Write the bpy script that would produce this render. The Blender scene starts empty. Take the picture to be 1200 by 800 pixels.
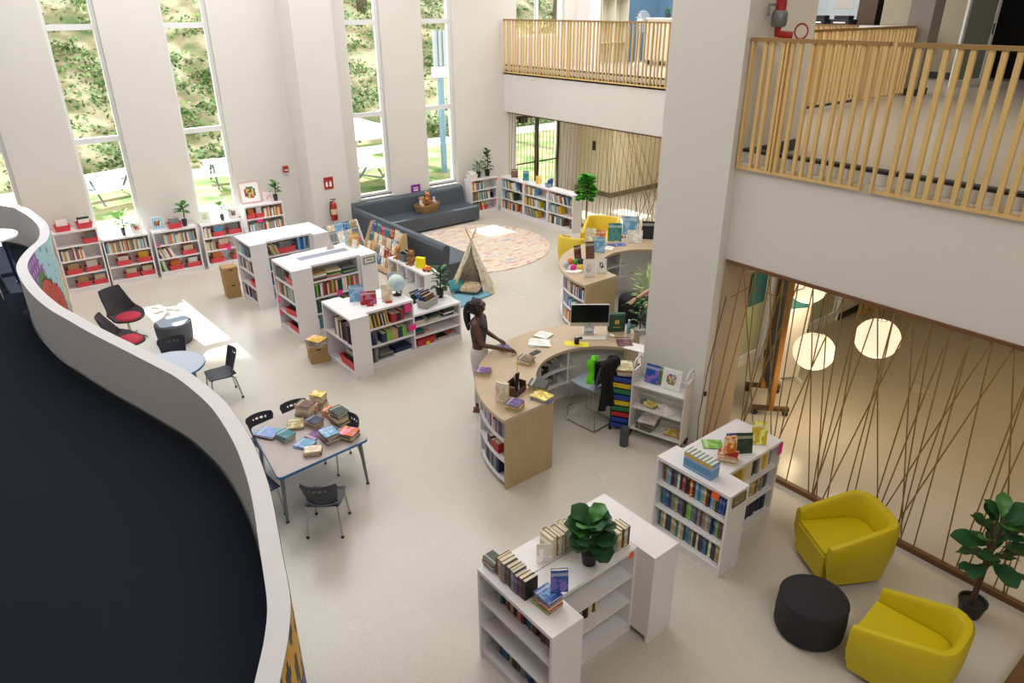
import bpy, math, random
from mathutils import Matrix, Vector, Euler
R = math.radians
rnd = random.Random(7)
scene = bpy.context.scene
col = scene.collection

# ---------------------------------------------------------------- camera, sky, sun, exposure
cam_data = bpy.data.cameras.new('camera')
cam = bpy.data.objects.new('camera', cam_data)
col.objects.link(cam)
scene.camera = cam
cam_data.sensor_width = 36.0
cam_data.lens = 833.6 / 1200 * 36.0
cam_data.clip_end = 300
yaw, pitch, roll = R(38.9226), R(25.2645), R(-0.2342)
fwd = Vector((math.sin(yaw) * math.cos(pitch), math.cos(yaw) * math.cos(pitch), -math.sin(pitch)))
rgt = Vector((math.cos(yaw), -math.sin(yaw), 0))
upv = rgt.cross(fwd)
r2 = rgt * math.cos(roll) + upv * math.sin(roll)
u2 = -rgt * math.sin(roll) + upv * math.cos(roll)
cm = Matrix((r2, u2, -fwd)).transposed().to_4x4()
cm.translation = (0, 0, 5)
cam.matrix_world = cm

world = bpy.data.worlds.new('sky')
scene.world = world
world.use_nodes = True
wn = world.node_tree
bg = wn.nodes['Background']
tc = wn.nodes.new('ShaderNodeTexCoord')
sep = wn.nodes.new('ShaderNodeSeparateXYZ')
ramp = wn.nodes.new('ShaderNodeValToRGB')
ramp.color_ramp.elements[0].color = (0.95, 0.97, 1.0, 1)
ramp.color_ramp.elements[1].color = (0.80, 0.89, 1.0, 1)
wn.links.new(tc.outputs['Generated'], sep.inputs[0])
wn.links.new(sep.outputs['Z'], ramp.inputs[0])
wn.links.new(ramp.outputs[0], bg.inputs[0])
bg.inputs[1].default_value = 4.6

def light(name, kind, loc, energy, color=(1, 1, 1), size=None, rot=None, aim=None, soft=None):
    d = bpy.data.lights.new(name, kind)
    d.energy = energy
    d.color = color
    if size:
        d.shape = 'RECTANGLE'; d.size, d.size_y = size
    if soft is not None:
        if kind == 'SUN': d.angle = soft
        else: d.shadow_soft_size = soft
    o = bpy.data.objects.new(name, d)
    col.objects.link(o)
    o.location = loc
    if aim is not None:
        o.rotation_euler = Vector(aim).to_track_quat('-Z', 'Y').to_euler()
    return o

light('sun', 'SUN', (5, 30, 20), 18.0, (1.0, 0.95, 0.86), aim=(0.03, -1.0, -0.60), soft=R(0.6))
# unseen area lights added high above the hall as fill, not fixtures
light('hall_fill_light', 'AREA', (4.5, 13.0, 8.4), 540, (0.98, 0.985, 1.0), size=(9, 4), aim=(0, 0, -1))
light('hall_fill_light', 'AREA', (9.3, 10.5, 8.4), 230, (1.0, 0.985, 0.97), size=(4, 6), aim=(0, 0, -1))
light('hall_fill_light', 'AREA', (3.5, 6.0, 8.4), 160, (1.0, 0.97, 0.93), size=(5, 4), aim=(0, 0, -1))
light('hall_fill_light', 'AREA', (1.5, -1.8, 7.8), 170, (1.0, 0.95, 0.88), size=(4, 2), aim=(4, 6, -5.5))  # added fill, tilted in from behind the camera
light('upper_floor_light', 'AREA', (15.0, 12.5, 6.9), 300, (1.0, 0.98, 0.95), size=(5, 5), aim=(0, 0, -1))
light('upper_floor_light', 'AREA', (10.5, 2.5, 6.9), 75, (1.0, 0.86, 0.68), size=(5, 3), aim=(0, 0, -1))
light('lower_room_light', 'AREA', (13.8, 11.5, 2.38), 75, (1.0, 0.93, 0.82), size=(4, 3), aim=(0, 0, -1))
light('lower_room_light', 'AREA', (10.5, 1.5, 2.40), 30, (1.0, 0.70, 0.36), size=(4, 3), aim=(0, 0, -1))

scene.view_settings.view_transform = 'Standard'
scene.view_settings.look = 'None'
scene.view_settings.gamma = 1.0
scene.view_settings.use_curve_mapping = False
scene.view_settings.exposure = -0.07

# ---------------------------------------------------------------- materials
MATS = {}
def lin(c):
    if isinstance(c, str):
        c = tuple(int(c[i:i + 2], 16) / 255 for i in (0, 2, 4))
    return tuple(x / 12.92 if x <= 0.04045 else ((x + 0.055) / 1.055) ** 2.4 for x in c) + (1,)
def mat(name, c=None, rough=0.5, metal=0.0, var=0.06, scale=6.0, emit=0, bump=0.0, alpha=None, spec=0.5, wood=None, trans=0.0):
    if name in MATS: return MATS[name]
    m = bpy.data.materials.new(name)
    m.use_nodes = True
    nt = m.node_tree; L = nt.links
    b = nt.nodes['Principled BSDF']
    b.inputs['Roughness'].default_value = rough
    b.inputs['Metallic'].default_value = metal
    b.inputs['Specular IOR Level'].default_value = spec
    c = lin(c)
    if trans: b.inputs['Transmission Weight'].default_value = trans
    if emit:
        b.inputs['Emission Color'].default_value = c
        b.inputs['Emission Strength'].default_value = emit
    t = nt.nodes.new('ShaderNodeTexCoord')
    n = nt.nodes.new('ShaderNodeTexNoise')
    n.inputs['Scale'].default_value = scale
    if wood:
        mp = nt.nodes.new('ShaderNodeMapping'); mp.inputs['Scale'].default_value = wood
        L.new(t.outputs['Object'], mp.inputs[0]); L.new(mp.outputs[0], n.inputs['Vector'])
        n.inputs['Detail'].default_value = 5
    else:
        L.new(t.outputs['Object'], n.inputs['Vector'])
    mx = nt.nodes.new('ShaderNodeMix'); mx.data_type = 'RGBA'
    mx.inputs['A'].default_value = tuple(x * (1 - var) for x in c[:3]) + (1,)
    mx.inputs['B'].default_value = tuple(min(1, x * (1 + var)) for x in c[:3]) + (1,)
    L.new(n.outputs['Fac'], mx.inputs['Factor'])
    L.new(mx.outputs['Result'], b.inputs['Base Color'])
    if bump:
        bp = nt.nodes.new('ShaderNodeBump'); bp.inputs['Strength'].default_value = bump; bp.inputs['Distance'].default_value = 0.01
        L.new(n.outputs['Fac'], bp.inputs['Height']); L.new(bp.outputs[0], b.inputs['Normal'])
    MATS[name] = m
    return m

def nodes_of(name, rough=0.5):
    m = bpy.data.materials.new(name); m.use_nodes = True
    nt = m.node_tree; b = nt.nodes['Principled BSDF']; b.inputs['Roughness'].default_value = rough
    MATS[name] = m
    return m, nt, b

def floor_material():
    m, nt, b = nodes_of('pale_vinyl_tile', 0.22)
    L = nt.links
    t = nt.nodes.new('ShaderNodeTexCoord')
    br = nt.nodes.new('ShaderNodeTexBrick')
    br.offset = 0; br.squash = 1
    br.inputs['Scale'].default_value = 1.0
    br.inputs['Brick Width'].default_value = 0.61
    br.inputs['Row Height'].default_value = 0.61
    br.inputs['Mortar Size'].default_value = 0.002
    br.inputs['Color1'].default_value = lin('CEC7BC'); br.inputs['Color2'].default_value = lin('CBC5B9')
    br.inputs['Mortar'].default_value = lin('C6BDAC')
    L.new(t.outputs['Object'], br.inputs['Vector'])
    n = nt.nodes.new('ShaderNodeTexNoise'); n.inputs['Scale'].default_value = 45; n.inputs['Detail'].default_value = 4
    L.new(t.outputs['Object'], n.inputs['Vector'])
    n2 = nt.nodes.new('ShaderNodeTexNoise'); n2.inputs['Scale'].default_value = 0.7; n2.inputs['Detail'].default_value = 3
    L.new(t.outputs['Object'], n2.inputs['Vector'])
    mx = nt.nodes.new('ShaderNodeMix'); mx.data_type = 'RGBA'; mx.blend_type = 'MULTIPLY'
    rp = nt.nodes.new('ShaderNodeValToRGB')
    rp.color_ramp.elements[0].position = 0.35; rp.color_ramp.elements[0].color = (0.86, 0.85, 0.83, 1)
    rp.color_ramp.elements[1].position = 0.65
    rp.color_ramp.elements[1].color = (1, 1, 1, 1)
    L.new(n.outputs['Fac'], rp.inputs[0])
    mx.inputs['Factor'].default_value = 0.55
    L.new(br.outputs['Color'], mx.inputs['A']); L.new(rp.outputs[0], mx.inputs['B'])
    L.new(mx.outputs['Result'], b.inputs['Base Color'])
    mr = nt.nodes.new('ShaderNodeMapRange'); mr.inputs['To Min'].default_value = 0.24; mr.inputs['To Max'].default_value = 0.29
    L.new(n2.outputs['Fac'], mr.inputs['Value']); L.new(mr.outputs[0], b.inputs['Roughness'])
    return m

def tint_material(name, rough=0.5, band=False, art=False):
    """colour comes from each object's own colour; art adds a printed cover pattern"""
    m, nt, b = nodes_of(name, rough); L = nt.links
    oi = nt.nodes.new('ShaderNodeObjectInfo')
    t = nt.nodes.new('ShaderNodeTexCoord')
    if band:
        sx = nt.nodes.new('ShaderNodeSeparateXYZ'); L.new(t.outputs['Generated'], sx.inputs[0])
        rp = nt.nodes.new('ShaderNodeValToRGB'); rp.color_ramp.interpolation = 'CONSTANT'
        e = rp.color_ramp.elements
        e[0].position = 0; e[0].color = (0, 0, 0, 1); e[1].position = 0.62; e[1].color = (1, 1, 1, 1)
        x = e.new(0.84); x.color = (0, 0, 0, 1)
        x = e.new(0.10); x.color = (1, 1, 1, 1)
        x = e.new(0.17); x.color = (0, 0, 0, 1)
        L.new(sx.outputs['Z'], rp.inputs[0])
        hsv = nt.nodes.new('ShaderNodeHueSaturation'); hsv.inputs['Hue'].default_value = 0.56; hsv.inputs['Value'].default_value = 1.6
        hsv.inputs['Saturation'].default_value = 0.55
        L.new(oi.outputs['Color'], hsv.inputs['Color'])
        mx = nt.nodes.new('ShaderNodeMix'); mx.data_type = 'RGBA'
        ml = nt.nodes.new('ShaderNodeMath'); ml.operation = 'MULTIPLY'; ml.inputs[1].default_value = 0.7
        L.new(rp.outputs[0], ml.inputs[0]); L.new(ml.outputs[0], mx.inputs['Factor'])
        L.new(oi.outputs['Color'], mx.inputs['A']); L.new(hsv.outputs[0], mx.inputs['B'])
        L.new(mx.outputs['Result'], b.inputs['Base Color'])
    elif art:
        ad = nt.nodes.new('ShaderNodeVectorMath'); ad.operation = 'ADD'
        ml = nt.nodes.new('ShaderNodeMath'); ml.operation = 'MULTIPLY'; ml.inputs[1].default_value = 37.0
        L.new(oi.outputs['Random'], ml.inputs[0]); L.new(t.outputs['Generated'], ad.inputs[0]); L.new(ml.outputs[0], ad.inputs[1])
        n = nt.nodes.new('ShaderNodeTexNoise'); n.inputs['Scale'].default_value = 2.6; n.inputs['Detail'].default_value = 2.5
        L.new(ad.outputs[0], n.inputs['Vector'])
        rp = nt.nodes.new('ShaderNodeValToRGB'); rp.color_ramp.interpolation = 'CONSTANT'
        e = rp.color_ramp.elements
        e[0].position = 0; e[0].color = (0, 0, 0, 1); e[1].position = 0.53; e[1].color = (1, 1, 1, 1)
        L.new(n.outputs['Fac'], rp.inputs[0])
        hs = nt.nodes.new('ShaderNodeHueSaturation')
        hu = nt.nodes.new('ShaderNodeMath'); hu.operation = 'MULTIPLY_ADD'; hu.inputs[1].default_value = 0.22; hu.inputs[2].default_value = 0.39
        L.new(oi.outputs['Random'], hu.inputs[0]); L.new(hu.outputs[0], hs.inputs['Hue']); hs.inputs['Value'].default_value = 1.35; hs.inputs['Saturation'].default_value = 0.75
        L.new(oi.outputs['Color'], hs.inputs['Color'])
        mx = nt.nodes.new('ShaderNodeMix'); mx.data_type = 'RGBA'
        L.new(rp.outputs[0], mx.inputs['Factor']); L.new(oi.outputs['Color'], mx.inputs['A']); L.new(hs.outputs[0], mx.inputs['B'])
        # a printed title band near the head of the cover
        sx = nt.nodes.new('ShaderNodeSeparateXYZ'); L.new(t.outputs['Generated'], sx.inputs[0])
        r3 = nt.nodes.new('ShaderNodeValToRGB'); r3.color_ramp.interpolation = 'CONSTANT'
        e = r3.color_ramp.elements
        e[0].position = 0; e[0].color = (0, 0, 0, 1); e[1].position = 0.74; e[1].color = (1, 1, 1, 1)
        x = e.new(0.88); x.color = (0, 0, 0, 1)
        L.new(sx.outputs['Z'], r3.inputs[0])
        m3 = nt.nodes.new('ShaderNodeMix'); m3.data_type = 'RGBA'
        f3 = nt.nodes.new('ShaderNodeMath'); f3.operation = 'MULTIPLY'; f3.inputs[1].default_value = 0.38
        L.new(r3.outputs[0], f3.inputs[0]); L.new(f3.outputs[0], m3.inputs['Factor'])
        L.new(mx.outputs['Result'], m3.inputs['A']); m3.inputs['B'].default_value = (0.85, 0.83, 0.75, 1)
        L.new(m3.outputs['Result'], b.inputs['Base Color'])
    else:
        n = nt.nodes.new('ShaderNodeTexNoise'); n.inputs['Scale'].default_value = 8
        L.new(t.outputs['Object'], n.inputs['Vector'])
        mr = nt.nodes.new('ShaderNodeMapRange'); mr.inputs['To Min'].default_value = 0.92; mr.inputs['To Max'].default_value = 1.05
        L.new(n.outputs['Fac'], mr.inputs['Value'])
        hs = nt.nodes.new('ShaderNodeHueSaturation'); L.new(mr.outputs[0], hs.inputs['Value']); L.new(oi.outputs['Color'], hs.inputs['Color'])
        L.new(hs.outputs[0], b.inputs['Base Color'])
    return m

def attr_material(name, rough=0.5, var=0.1, scale=20, metal=0):
    """colour comes from the mesh's own colour layer (printed patterns, mixed books, mixed leaves)"""
    m, nt, b = nodes_of(name, rough); L = nt.links
    a = nt.nodes.new('ShaderNodeAttribute'); a.attribute_name = 'Col'
    t = nt.nodes.new('ShaderNodeTexCoord'); n = nt.nodes.new('ShaderNodeTexNoise'); n.inputs['Scale'].default_value = scale
    L.new(t.outputs['Object'], n.inputs['Vector'])
    mr = nt.nodes.new('ShaderNodeMapRange'); mr.inputs['To Min'].default_value = 1 - var; mr.inputs['To Max'].default_value = 1 + var
    L.new(n.outputs['Fac'], mr.inputs['Value'])
    hs = nt.nodes.new('ShaderNodeHueSaturation'); L.new(mr.outputs[0], hs.inputs['Value']); L.new(a.outputs['Color'], hs.inputs['Color'])
    L.new(hs.outputs[0], b.inputs['Base Color'])
    return m

def voronoi_material(name, cols, scale=8, rough=0.8, stretch=(1, 1, 1), detail=3):
    m, nt, b = nodes_of(name, rough); L = nt.links
    t = nt.nodes.new('ShaderNodeTexCoord'); mp = nt.nodes.new('ShaderNodeMapping'); mp.inputs['Scale'].default_value = stretch
    n = nt.nodes.new('ShaderNodeTexNoise'); n.inputs['Scale'].default_value = scale; n.inputs['Detail'].default_value = detail
    L.new(t.outputs['Object'], mp.inputs[0]); L.new(mp.outputs[0], n.inputs['Vector'])
    rp = nt.nodes.new('ShaderNodeValToRGB'); rp.color_ramp.interpolation = 'LINEAR'
    e = rp.color_ramp.elements
    k = len(cols)
    e[0].position = 0.3; e[0].color = lin(cols[0]); e[1].position = 0.7; e[1].color = lin(cols[-1])
    for i in range(1, k - 1):
        x = e.new(0.3 + 0.4 * i / (k - 1)); x.color = lin(cols[i])
    L.new(n.outputs['Fac'], rp.inputs[0]); L.new(rp.outputs[0], b.inputs['Base Color'])
    return m

FLOOR = floor_material()
WHITE = mat('white_melamine', 'E8E5E7', 0.35, var=0.02)
WALL = mat('wall_paint', 'DBD7D1', 0.7, var=0.015, scale=2)
TRIMW = mat('white_frame_paint', 'E6E6E6', 0.4, var=0.02)
CARPET = mat('charcoal_carpet', '292D37', 1.0, var=0.25, scale=120, spec=0.0)
CAP = mat('parapet_paint', 'D6D3D6', 0.5, var=0.02)
DARKBASE = mat('rubber_baseboard', '2E3236', 0.35, var=0.05)
LWOOD = mat('light_oak', 'D9B98A', 0.5, var=0.12, wood=(2, 12, 12), scale=3)
RAILW = mat('pale_maple', 'D8B679', 0.45, var=0.10, wood=(30, 30, 2), scale=2)
RAILT = mat('brown_handrail', '9A7848', 0.45, var=0.12, scale=8)
DESKW = mat('oak_laminate', 'B8A078', 0.42, var=0.14, wood=(12, 12, 0.9), scale=2.2)
DESKT = mat('oak_laminate_top', 'C0A98C', 0.35, var=0.12, wood=(1.5, 9, 9), scale=2.2)
BROWNW = mat('walnut_trim', '6E4A2B', 0.5, var=0.2, wood=(14, 2, 14), scale=2)
POSTW = mat('orange_pine', 'A8742F', 0.5, var=0.25, wood=(8, 8, 1), scale=3)
YEL = mat('mustard_vinyl', 'C9B40C', 0.45, var=0.03, scale=4)
YELB = mat('mustard_vinyl_back', 'DDBF3A', 0.45, var=0.03, scale=4)
BLACKF = mat('black_fabric', '26242A', 0.9, var=0.1, scale=60, bump=0.2)
GREYF = mat('grey_fabric', '55585E', 0.8, var=0.08, scale=60, bump=0.2)
GREYL = mat('pale_blue_grey_fabric', '8E99A8', 0.7, var=0.05)
SLATE = mat('slate_vinyl', '464E58', 0.42, var=0.03, scale=3)
DARKP = mat('charcoal_plastic', '33343C', 0.45, var=0.04)
NAVY = mat('navy_plastic', '1C2748', 0.4, var=0.05)
CHROME = mat('chrome', 'B9BABC', 0.18, metal=1.0, var=0.03)
STEELG = mat('grey_painted_steel', '77787C', 0.4, metal=0.3, var=0.03)
TBLTOP = mat('grey_wood_laminate', 'B9AFAA', 0.35, var=0.06, wood=(2, 14, 10), scale=2)
TBLBLUE = mat('blue_edge_band', '1F6FA8', 0.4, var=0.05)
REDBIN = mat('red_plastic', 'D6373F', 0.4, var=0.04)
REDF = mat('raspberry_fabric', 'B42A3F', 0.8, var=0.05, scale=30)
CARDB = mat('cardboard', 'B08E5F', 0.8, var=0.08)
PAPER = mat('book_pages', 'E3D9BE', 0.8, var=0.1, scale=40)
WPAPER = mat('white_paper', 'EDEBE8', 0.7, var=0.02)
BLACKP = mat('black_plastic', '17181B', 0.4, var=0.1)
POTB = mat('black_pot', '1A1B1D', 0.5, var=0.1)
POTG = mat('dark_grey_pot', '3C3F45', 0.6, var=0.1)
POTW = mat('white_pot', 'E8E8E4', 0.4, var=0.03)
SOIL = mat('soil', '3A2A1C', 0.95, var=0.3, scale=40)
STEM = mat('brown_stem', '5A4630', 0.8, var=0.2, scale=30)
LEAFD = mat('dark_leaf', '24502A', 0.5, var=0.3, scale=5, spec=0.3)
LEAFM = mat('mid_green_leaf', '3F7A2E', 0.4, var=0.25, scale=5)
LEAFL = mat('bright_green_leaf', '6FA83C', 0.45, var=0.2, scale=5)
PINK = mat('hot_pink_paper', 'F0288C', 0.6, var=0.03)
ORANGE = mat('orange_paper', 'F26A21', 0.6, var=0.03)
PURPLE = mat('purple_sign', '8A1F9A', 0.5, var=0.03)
REDP = mat('red_paint', 'A82420', 0.35, var=0.05)
CORD = mat('brown_cord', '8A6E3C', 0.8, var=0.15)
COVER = tint_material('book_cover', 0.45, band=True)
ART = tint_material('printed_cover', 0.4, art=True)
TINT = tint_material('coloured_plastic', 0.4)
MIXED = attr_material('mixed_print', 0.55)
LEAFMIX = attr_material('mixed_leaves', 0.6, 0.25, 6)
_nt = LEAFMIX.node_tree; _tl = _nt.nodes.new('ShaderNodeBsdfTranslucent'); _ms = _nt.nodes.new('ShaderNodeMixShader'); _ms.inputs[0].default_value = 0.5
_b = _nt.nodes['Principled BSDF']; _nt.links.new(_b.inputs['Base Color'].links[0].from_socket, _tl.inputs[0])
_nt.links.new(_b.outputs[0], _ms.inputs[1]); _nt.links.new(_tl.outputs[0], _ms.inputs[2]); _nt.links.new(_ms.outputs[0], _nt.nodes['Material Output'].inputs[0])
SKIN = mat('deep_brown_skin', '5B3A2A', 0.5, var=0.05)
SKINL = mat('light_skin', 'C79A7C', 0.5, var=0.05)
HAIR = mat('black_hair', '0E0C0C', 0.6, var=0.3, scale=80, bump=0.5)
TOPG = mat('charcoal_rib_top', '4A4445', 0.85, var=0.1, scale=90, bump=0.3)
JEANS = mat('off_white_denim', 'D6CFCB', 0.85, var=0.05, scale=50)
SHOE = mat('tan_leather', '7E5530', 0.6, var=0.15)
GLASS, gnt, gb = nodes_of('window_glass', 0.0)
gb.inputs['Base Color'].default_value = (1, 1, 1, 1)
_tr = gnt.nodes.new('ShaderNodeBsdfTransparent'); _tr.inputs[0].default_value = (0.93, 0.96, 0.96, 1)
_gl = gnt.nodes.new('ShaderNodeBsdfGlossy'); _gl.inputs['Roughness'].default_value = 0.02
_mx = gnt.nodes.new('ShaderNodeMixShader'); _fr = gnt.nodes.new('ShaderNodeFresnel'); _fr.inputs[0].default_value = 1.35
gnt.links.new(_fr.outputs[0], _mx.inputs[0]); gnt.links.new(_tr.outputs[0], _mx.inputs[1]); gnt.links.new(_gl.outputs[0], _mx.inputs[2])
gnt.links.new(_mx.outputs[0], gnt.nodes['Material Output'].inputs[0])

# ---------------------------------------------------------------- mesh helpers
class MB:
    def __init__(s): s.v = []; s.f = []; s.m = []; s.c = []; s.sm = []
    def add(s, vs, fs, mi=0, c=None, mx=None, smooth=False):
        o = len(s.v)
        s.v += [tuple(mx @ Vector(p)) if mx else tuple(p) for p in vs]
        for f in fs:
            s.f.append([i + o for i in f]); s.m.append(mi); s.c.append(c); s.sm.append(smooth)
        return s
    def box(s, a, b, mi=0, c=None, mx=None):
        x0, y0, z0 = a; x1, y1, z1 = b
        vs = [(x0, y0, z0), (x1, y0, z0), (x1, y1, z0), (x0, y1, z0), (x0, y0, z1), (x1, y0, z1), (x1, y1, z1), (x0, y1, z1)]
        return s.add(vs, [(0, 3, 2, 1), (4, 5, 6, 7), (0, 1, 5, 4), (1, 2, 6, 5), (2, 3, 7, 6), (3, 0, 4, 7)], mi, c, mx)
    def prism(s, pts, z0, z1, mi=0, c=None, mx=None, side=None):
        n = len(pts)
        vs = [(x, y, z0) for x, y in pts] + [(x, y, z1) for x, y in pts]
        s.add(vs, [tuple(range(n))[::-1], tuple(range(n, 2 * n))], mi, c, mx)
        return s.add(vs, [(i, (i + 1) % n, n + (i + 1) % n, n + i) for i in range(n)], mi if side is None else side, c, mx)
    def tube(s, path, r, n=8, mi=0, c=None, mx=None, close=False):
        P = [Vector(p) for p in path]; k = len(P)
        rs = r if isinstance(r, (list, tuple)) else [r] * k
        vs = []; prev = None
        for i, p in enumerate(P):
            d = (P[(i + 1) % k] - P[i - 1]) if close else (P[min(i + 1, k - 1)] - P[max(i - 1, 0)])
            d.normalize()
            if prev is None:
                a = Vector((0, 0, 1)) if abs(d.z) < 0.9 else Vector((1, 0, 0))
                u = d.cross(a).normalized()
            else:
                u = (prev - d * prev.dot(d)).normalized()
            prev = u; w = d.cross(u)
            for j in range(n):
                t = 2 * math.pi * j / n
                vs.append(tuple(p + (u * math.cos(t) + w * math.sin(t)) * rs[i]))
        fs = [(i * n + j, i * n + (j + 1) % n, (i + 1) * n + (j + 1) % n, (i + 1) * n + j) for i in range(k - 1) for j in range(n)]
        if close: fs += [((k - 1) * n + j, (k - 1) * n + (j + 1) % n, (j + 1) % n, j) for j in range(n)]
        s.add(vs, fs, mi, c, mx, True)
        if not close:
            s.add(vs[:n], [tuple(range(n))[::-1]], mi, c, mx); s.add(vs[-n:], [tuple(range(n))], mi, c, mx)
        return s
    def lathe(s, prof, n=20, at=(0, 0, 0), mi=0, c=None, mx=None, sx=1, sy=1):
        vs = [(at[0] + r * sx * math.cos(2 * math.pi * j / n), at[1] + r * sy * math.sin(2 * math.pi * j / n), at[2] + z) for r, z in prof for j in range(n)]
        k = len(prof)
        fs = [(i * n + j, i * n + (j + 1) % n, (i + 1) * n + (j + 1) % n, (i + 1) * n + j) for i in range(k - 1) for j in range(n)]
        s.add(vs, fs, mi, c, mx, True)
        if prof[0][0] > 1e-4: s.add(vs[:n], [tuple(range(n))[::-1]], mi, c, mx)
        if prof[-1][0] > 1e-4: s.add(vs[-n:], [tuple(range(n))], mi, c, mx)
        return s
    def ball(s, at, r, n=12, mi=0, c=None, mx=None):
        rx, ry, rz = r if isinstance(r, (list, tuple)) else (r, r, r)
        prof = [(math.sin(math.pi * i / n), -math.cos(math.pi * i / n)) for i in range(n + 1)]
        vs = [(at[0] + rx * a * math.cos(2 * math.pi * j / n), at[1] + ry * a * math.sin(2 * math.pi * j / n), at[2] + rz * z) for a, z in prof for j in range(n)]
        fs = [(i * n + j, i * n + (j + 1) % n, (i + 1) * n + (j + 1) % n, (i + 1) * n + j) for i in range(n) for j in range(n)]
        return s.add(vs, fs, mi, c, mx, True)
    def grid(s, fn, nu, nv, mi=0, c=None, mx=None, thick=0, skip=None, smooth=True):
        """fn(u,v)->point for u,v in 0..1; thick gives it a back face offset along z of fn's frame"""
        vs = [Vector(fn(i / nu, j / nv)) for j in range(nv + 1) for i in range(nu + 1)]
        W = nu + 1
        cells = [(i, j) for j in range(nv) for i in range(nu) if not (skip and skip(i, j))]
        fs = [(j * W + i, j * W + i + 1, (j + 1) * W + i + 1, (j + 1) * W + i) for i, j in cells]
        s.add(vs, fs, mi, c, mx, smooth)
        if thick:
            nr = []
            for j in range(nv + 1):
                for i in range(nu + 1):
                    a = vs[j * W + min(i + 1, nu)] - vs[j * W + max(i - 1, 0)]
                    b = vs[min(j + 1, nv) * W + i] - vs[max(j - 1, 0) * W + i]
                    q = a.cross(b); q = q.normalized() if q.length > 1e-9 else Vector((0, 0, 1))
                    nr.append(q)
            bk = [v - q * thick for v, q in zip(vs, nr)]
            s.add(bk, [f[::-1] for f in fs], mi, c, mx, smooth)
            S = set(cells); N = len(vs); al = vs + bk; ed = []
            for i, j in cells:
                a, b, cc, d = j * W + i, j * W + i + 1, (j + 1) * W + i + 1, (j + 1) * W + i
                if (i, j - 1) not in S: ed.append((a, a + N, b + N, b))
                if (i + 1, j) not in S: ed.append((b, b + N, cc + N, cc))
                if (i, j + 1) not in S: ed.append((cc, cc + N, d + N, d))
                if (i - 1, j) not in S: ed.append((d, d + N, a + N, a))
            s.add(al, ed, mi, c, mx)
        return s
    def mesh(s, name, mats):
        me = bpy.data.meshes.new(name)
        me.from_pydata(s.v, [], s.f)
        for m in (mats if isinstance(mats, (list, tuple)) else [mats]): me.materials.append(m)
        me.polygons.foreach_set('material_index', s.m)
        me.polygons.foreach_set('use_smooth', s.sm)
        if any(c is not None for c in s.c):
            at = me.color_attributes.new('Col', 'FLOAT_COLOR', 'CORNER')
            buf = []
            for f, c in zip(s.f, s.c):
                buf += list(c or (1, 1, 1, 1)) * len(f)
            at.data.foreach_set('color', buf)
        me.update()
        return me
    def build(s, name, mats, parent=None, loc=(0, 0, 0), rz=0, bevel=0, color=None):
        return put(s.mesh(name, mats), name, parent, loc, rz, bevel, color)

LASTN = ['']
def put(me, name, parent=None, loc=(0, 0, 0), rz=0, bevel=0, color=None):
    o = bpy.data.objects.new(name, me)
    LASTN[0] = o.name
    col.objects.link(o)
    o.location = loc
    o.rotation_euler = rz if isinstance(rz, (tuple, Euler)) else (0, 0, rz)
    if parent: o.parent = parent
    if bevel:
        b = o.modifiers.new('bevel', 'BEVEL'); b.width = bevel; b.segments = 2; b.limit_method = 'ANGLE'
    if color: o.color = lin(color)
    return o
def tag(o, label=None, cat=None, group=None, kind=None):
    if label: o['label'] = label
    if cat: o['category'] = cat
    if group: o['group'] = group
    if kind: o['kind'] = kind
    return o
def thing(name, label, cat, loc=(0, 0, 0), rz=0, group=None):
    o = bpy.data.objects.new(name, None)
    col.objects.link(o); o.location = loc; o.rotation_euler = (0, 0, rz); o.empty_display_size = 0.05
    return tag(o, label, cat, group)
def copy_tree(o, parent=None):
    c = o.copy(); col.objects.link(c)
    if parent: c.parent = parent
    for ch in KIDS(o): copy_tree(ch, c)
    return c
def KIDS(o):
    return [x for x in list(o.children)]
def dup(o, label, loc, rz=0, group=None):
    c = copy_tree(o); c.location = loc; c.rotation_euler = (0, 0, rz); c['label'] = label
    if group: c['group'] = group
    return c
def struct(name, mb, mats, parent=None, bevel=0):
    o = mb.build(name, mats, parent, bevel=bevel)
    if not parent: o['kind'] = 'structure'
    return o
def boxes(*bs):
    m = MB()
    for b in bs: m.box(b[0], b[1])
    return m
def rotmx(loc, rz=0, rx=0, ry=0, s=(1, 1, 1)):
    return Matrix.Translation(loc) @ Euler((rx, ry, rz)).to_matrix().to_4x4() @ Matrix.Diagonal((*s, 1))
ORD = ['first', 'second', 'third', 'fourth', 'fifth', 'sixth', 'seventh', 'eighth', 'ninth', 'tenth', 'eleventh', 'twelfth', 'thirteenth',
       'fourteenth', 'fifteenth', 'sixteenth', 'seventeenth', 'eighteenth', 'nineteenth', 'twentieth']
def ordw(i):
    if i < 20: return ORD[i]
    t = {2: 'twenty', 3: 'thirty', 4: 'forty', 5: 'fifty'}[(i + 1) // 10]
    r = (i + 1) % 10
    return {2: 'twentieth', 3: 'thirtieth', 4: 'fortieth', 5: 'fiftieth'}[(i + 1) // 10] if r == 0 else t + '-' + ORD[r - 1]
# ================================================================ THE SETTING
struct('floor', boxes(((-3, -3, -0.1), (18.5, 15.6, 0.0))), FLOOR)
UPF = mat('upper_floor_tile', 'C9BFB2', 0.28, var=0.03, scale=3)

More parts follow.
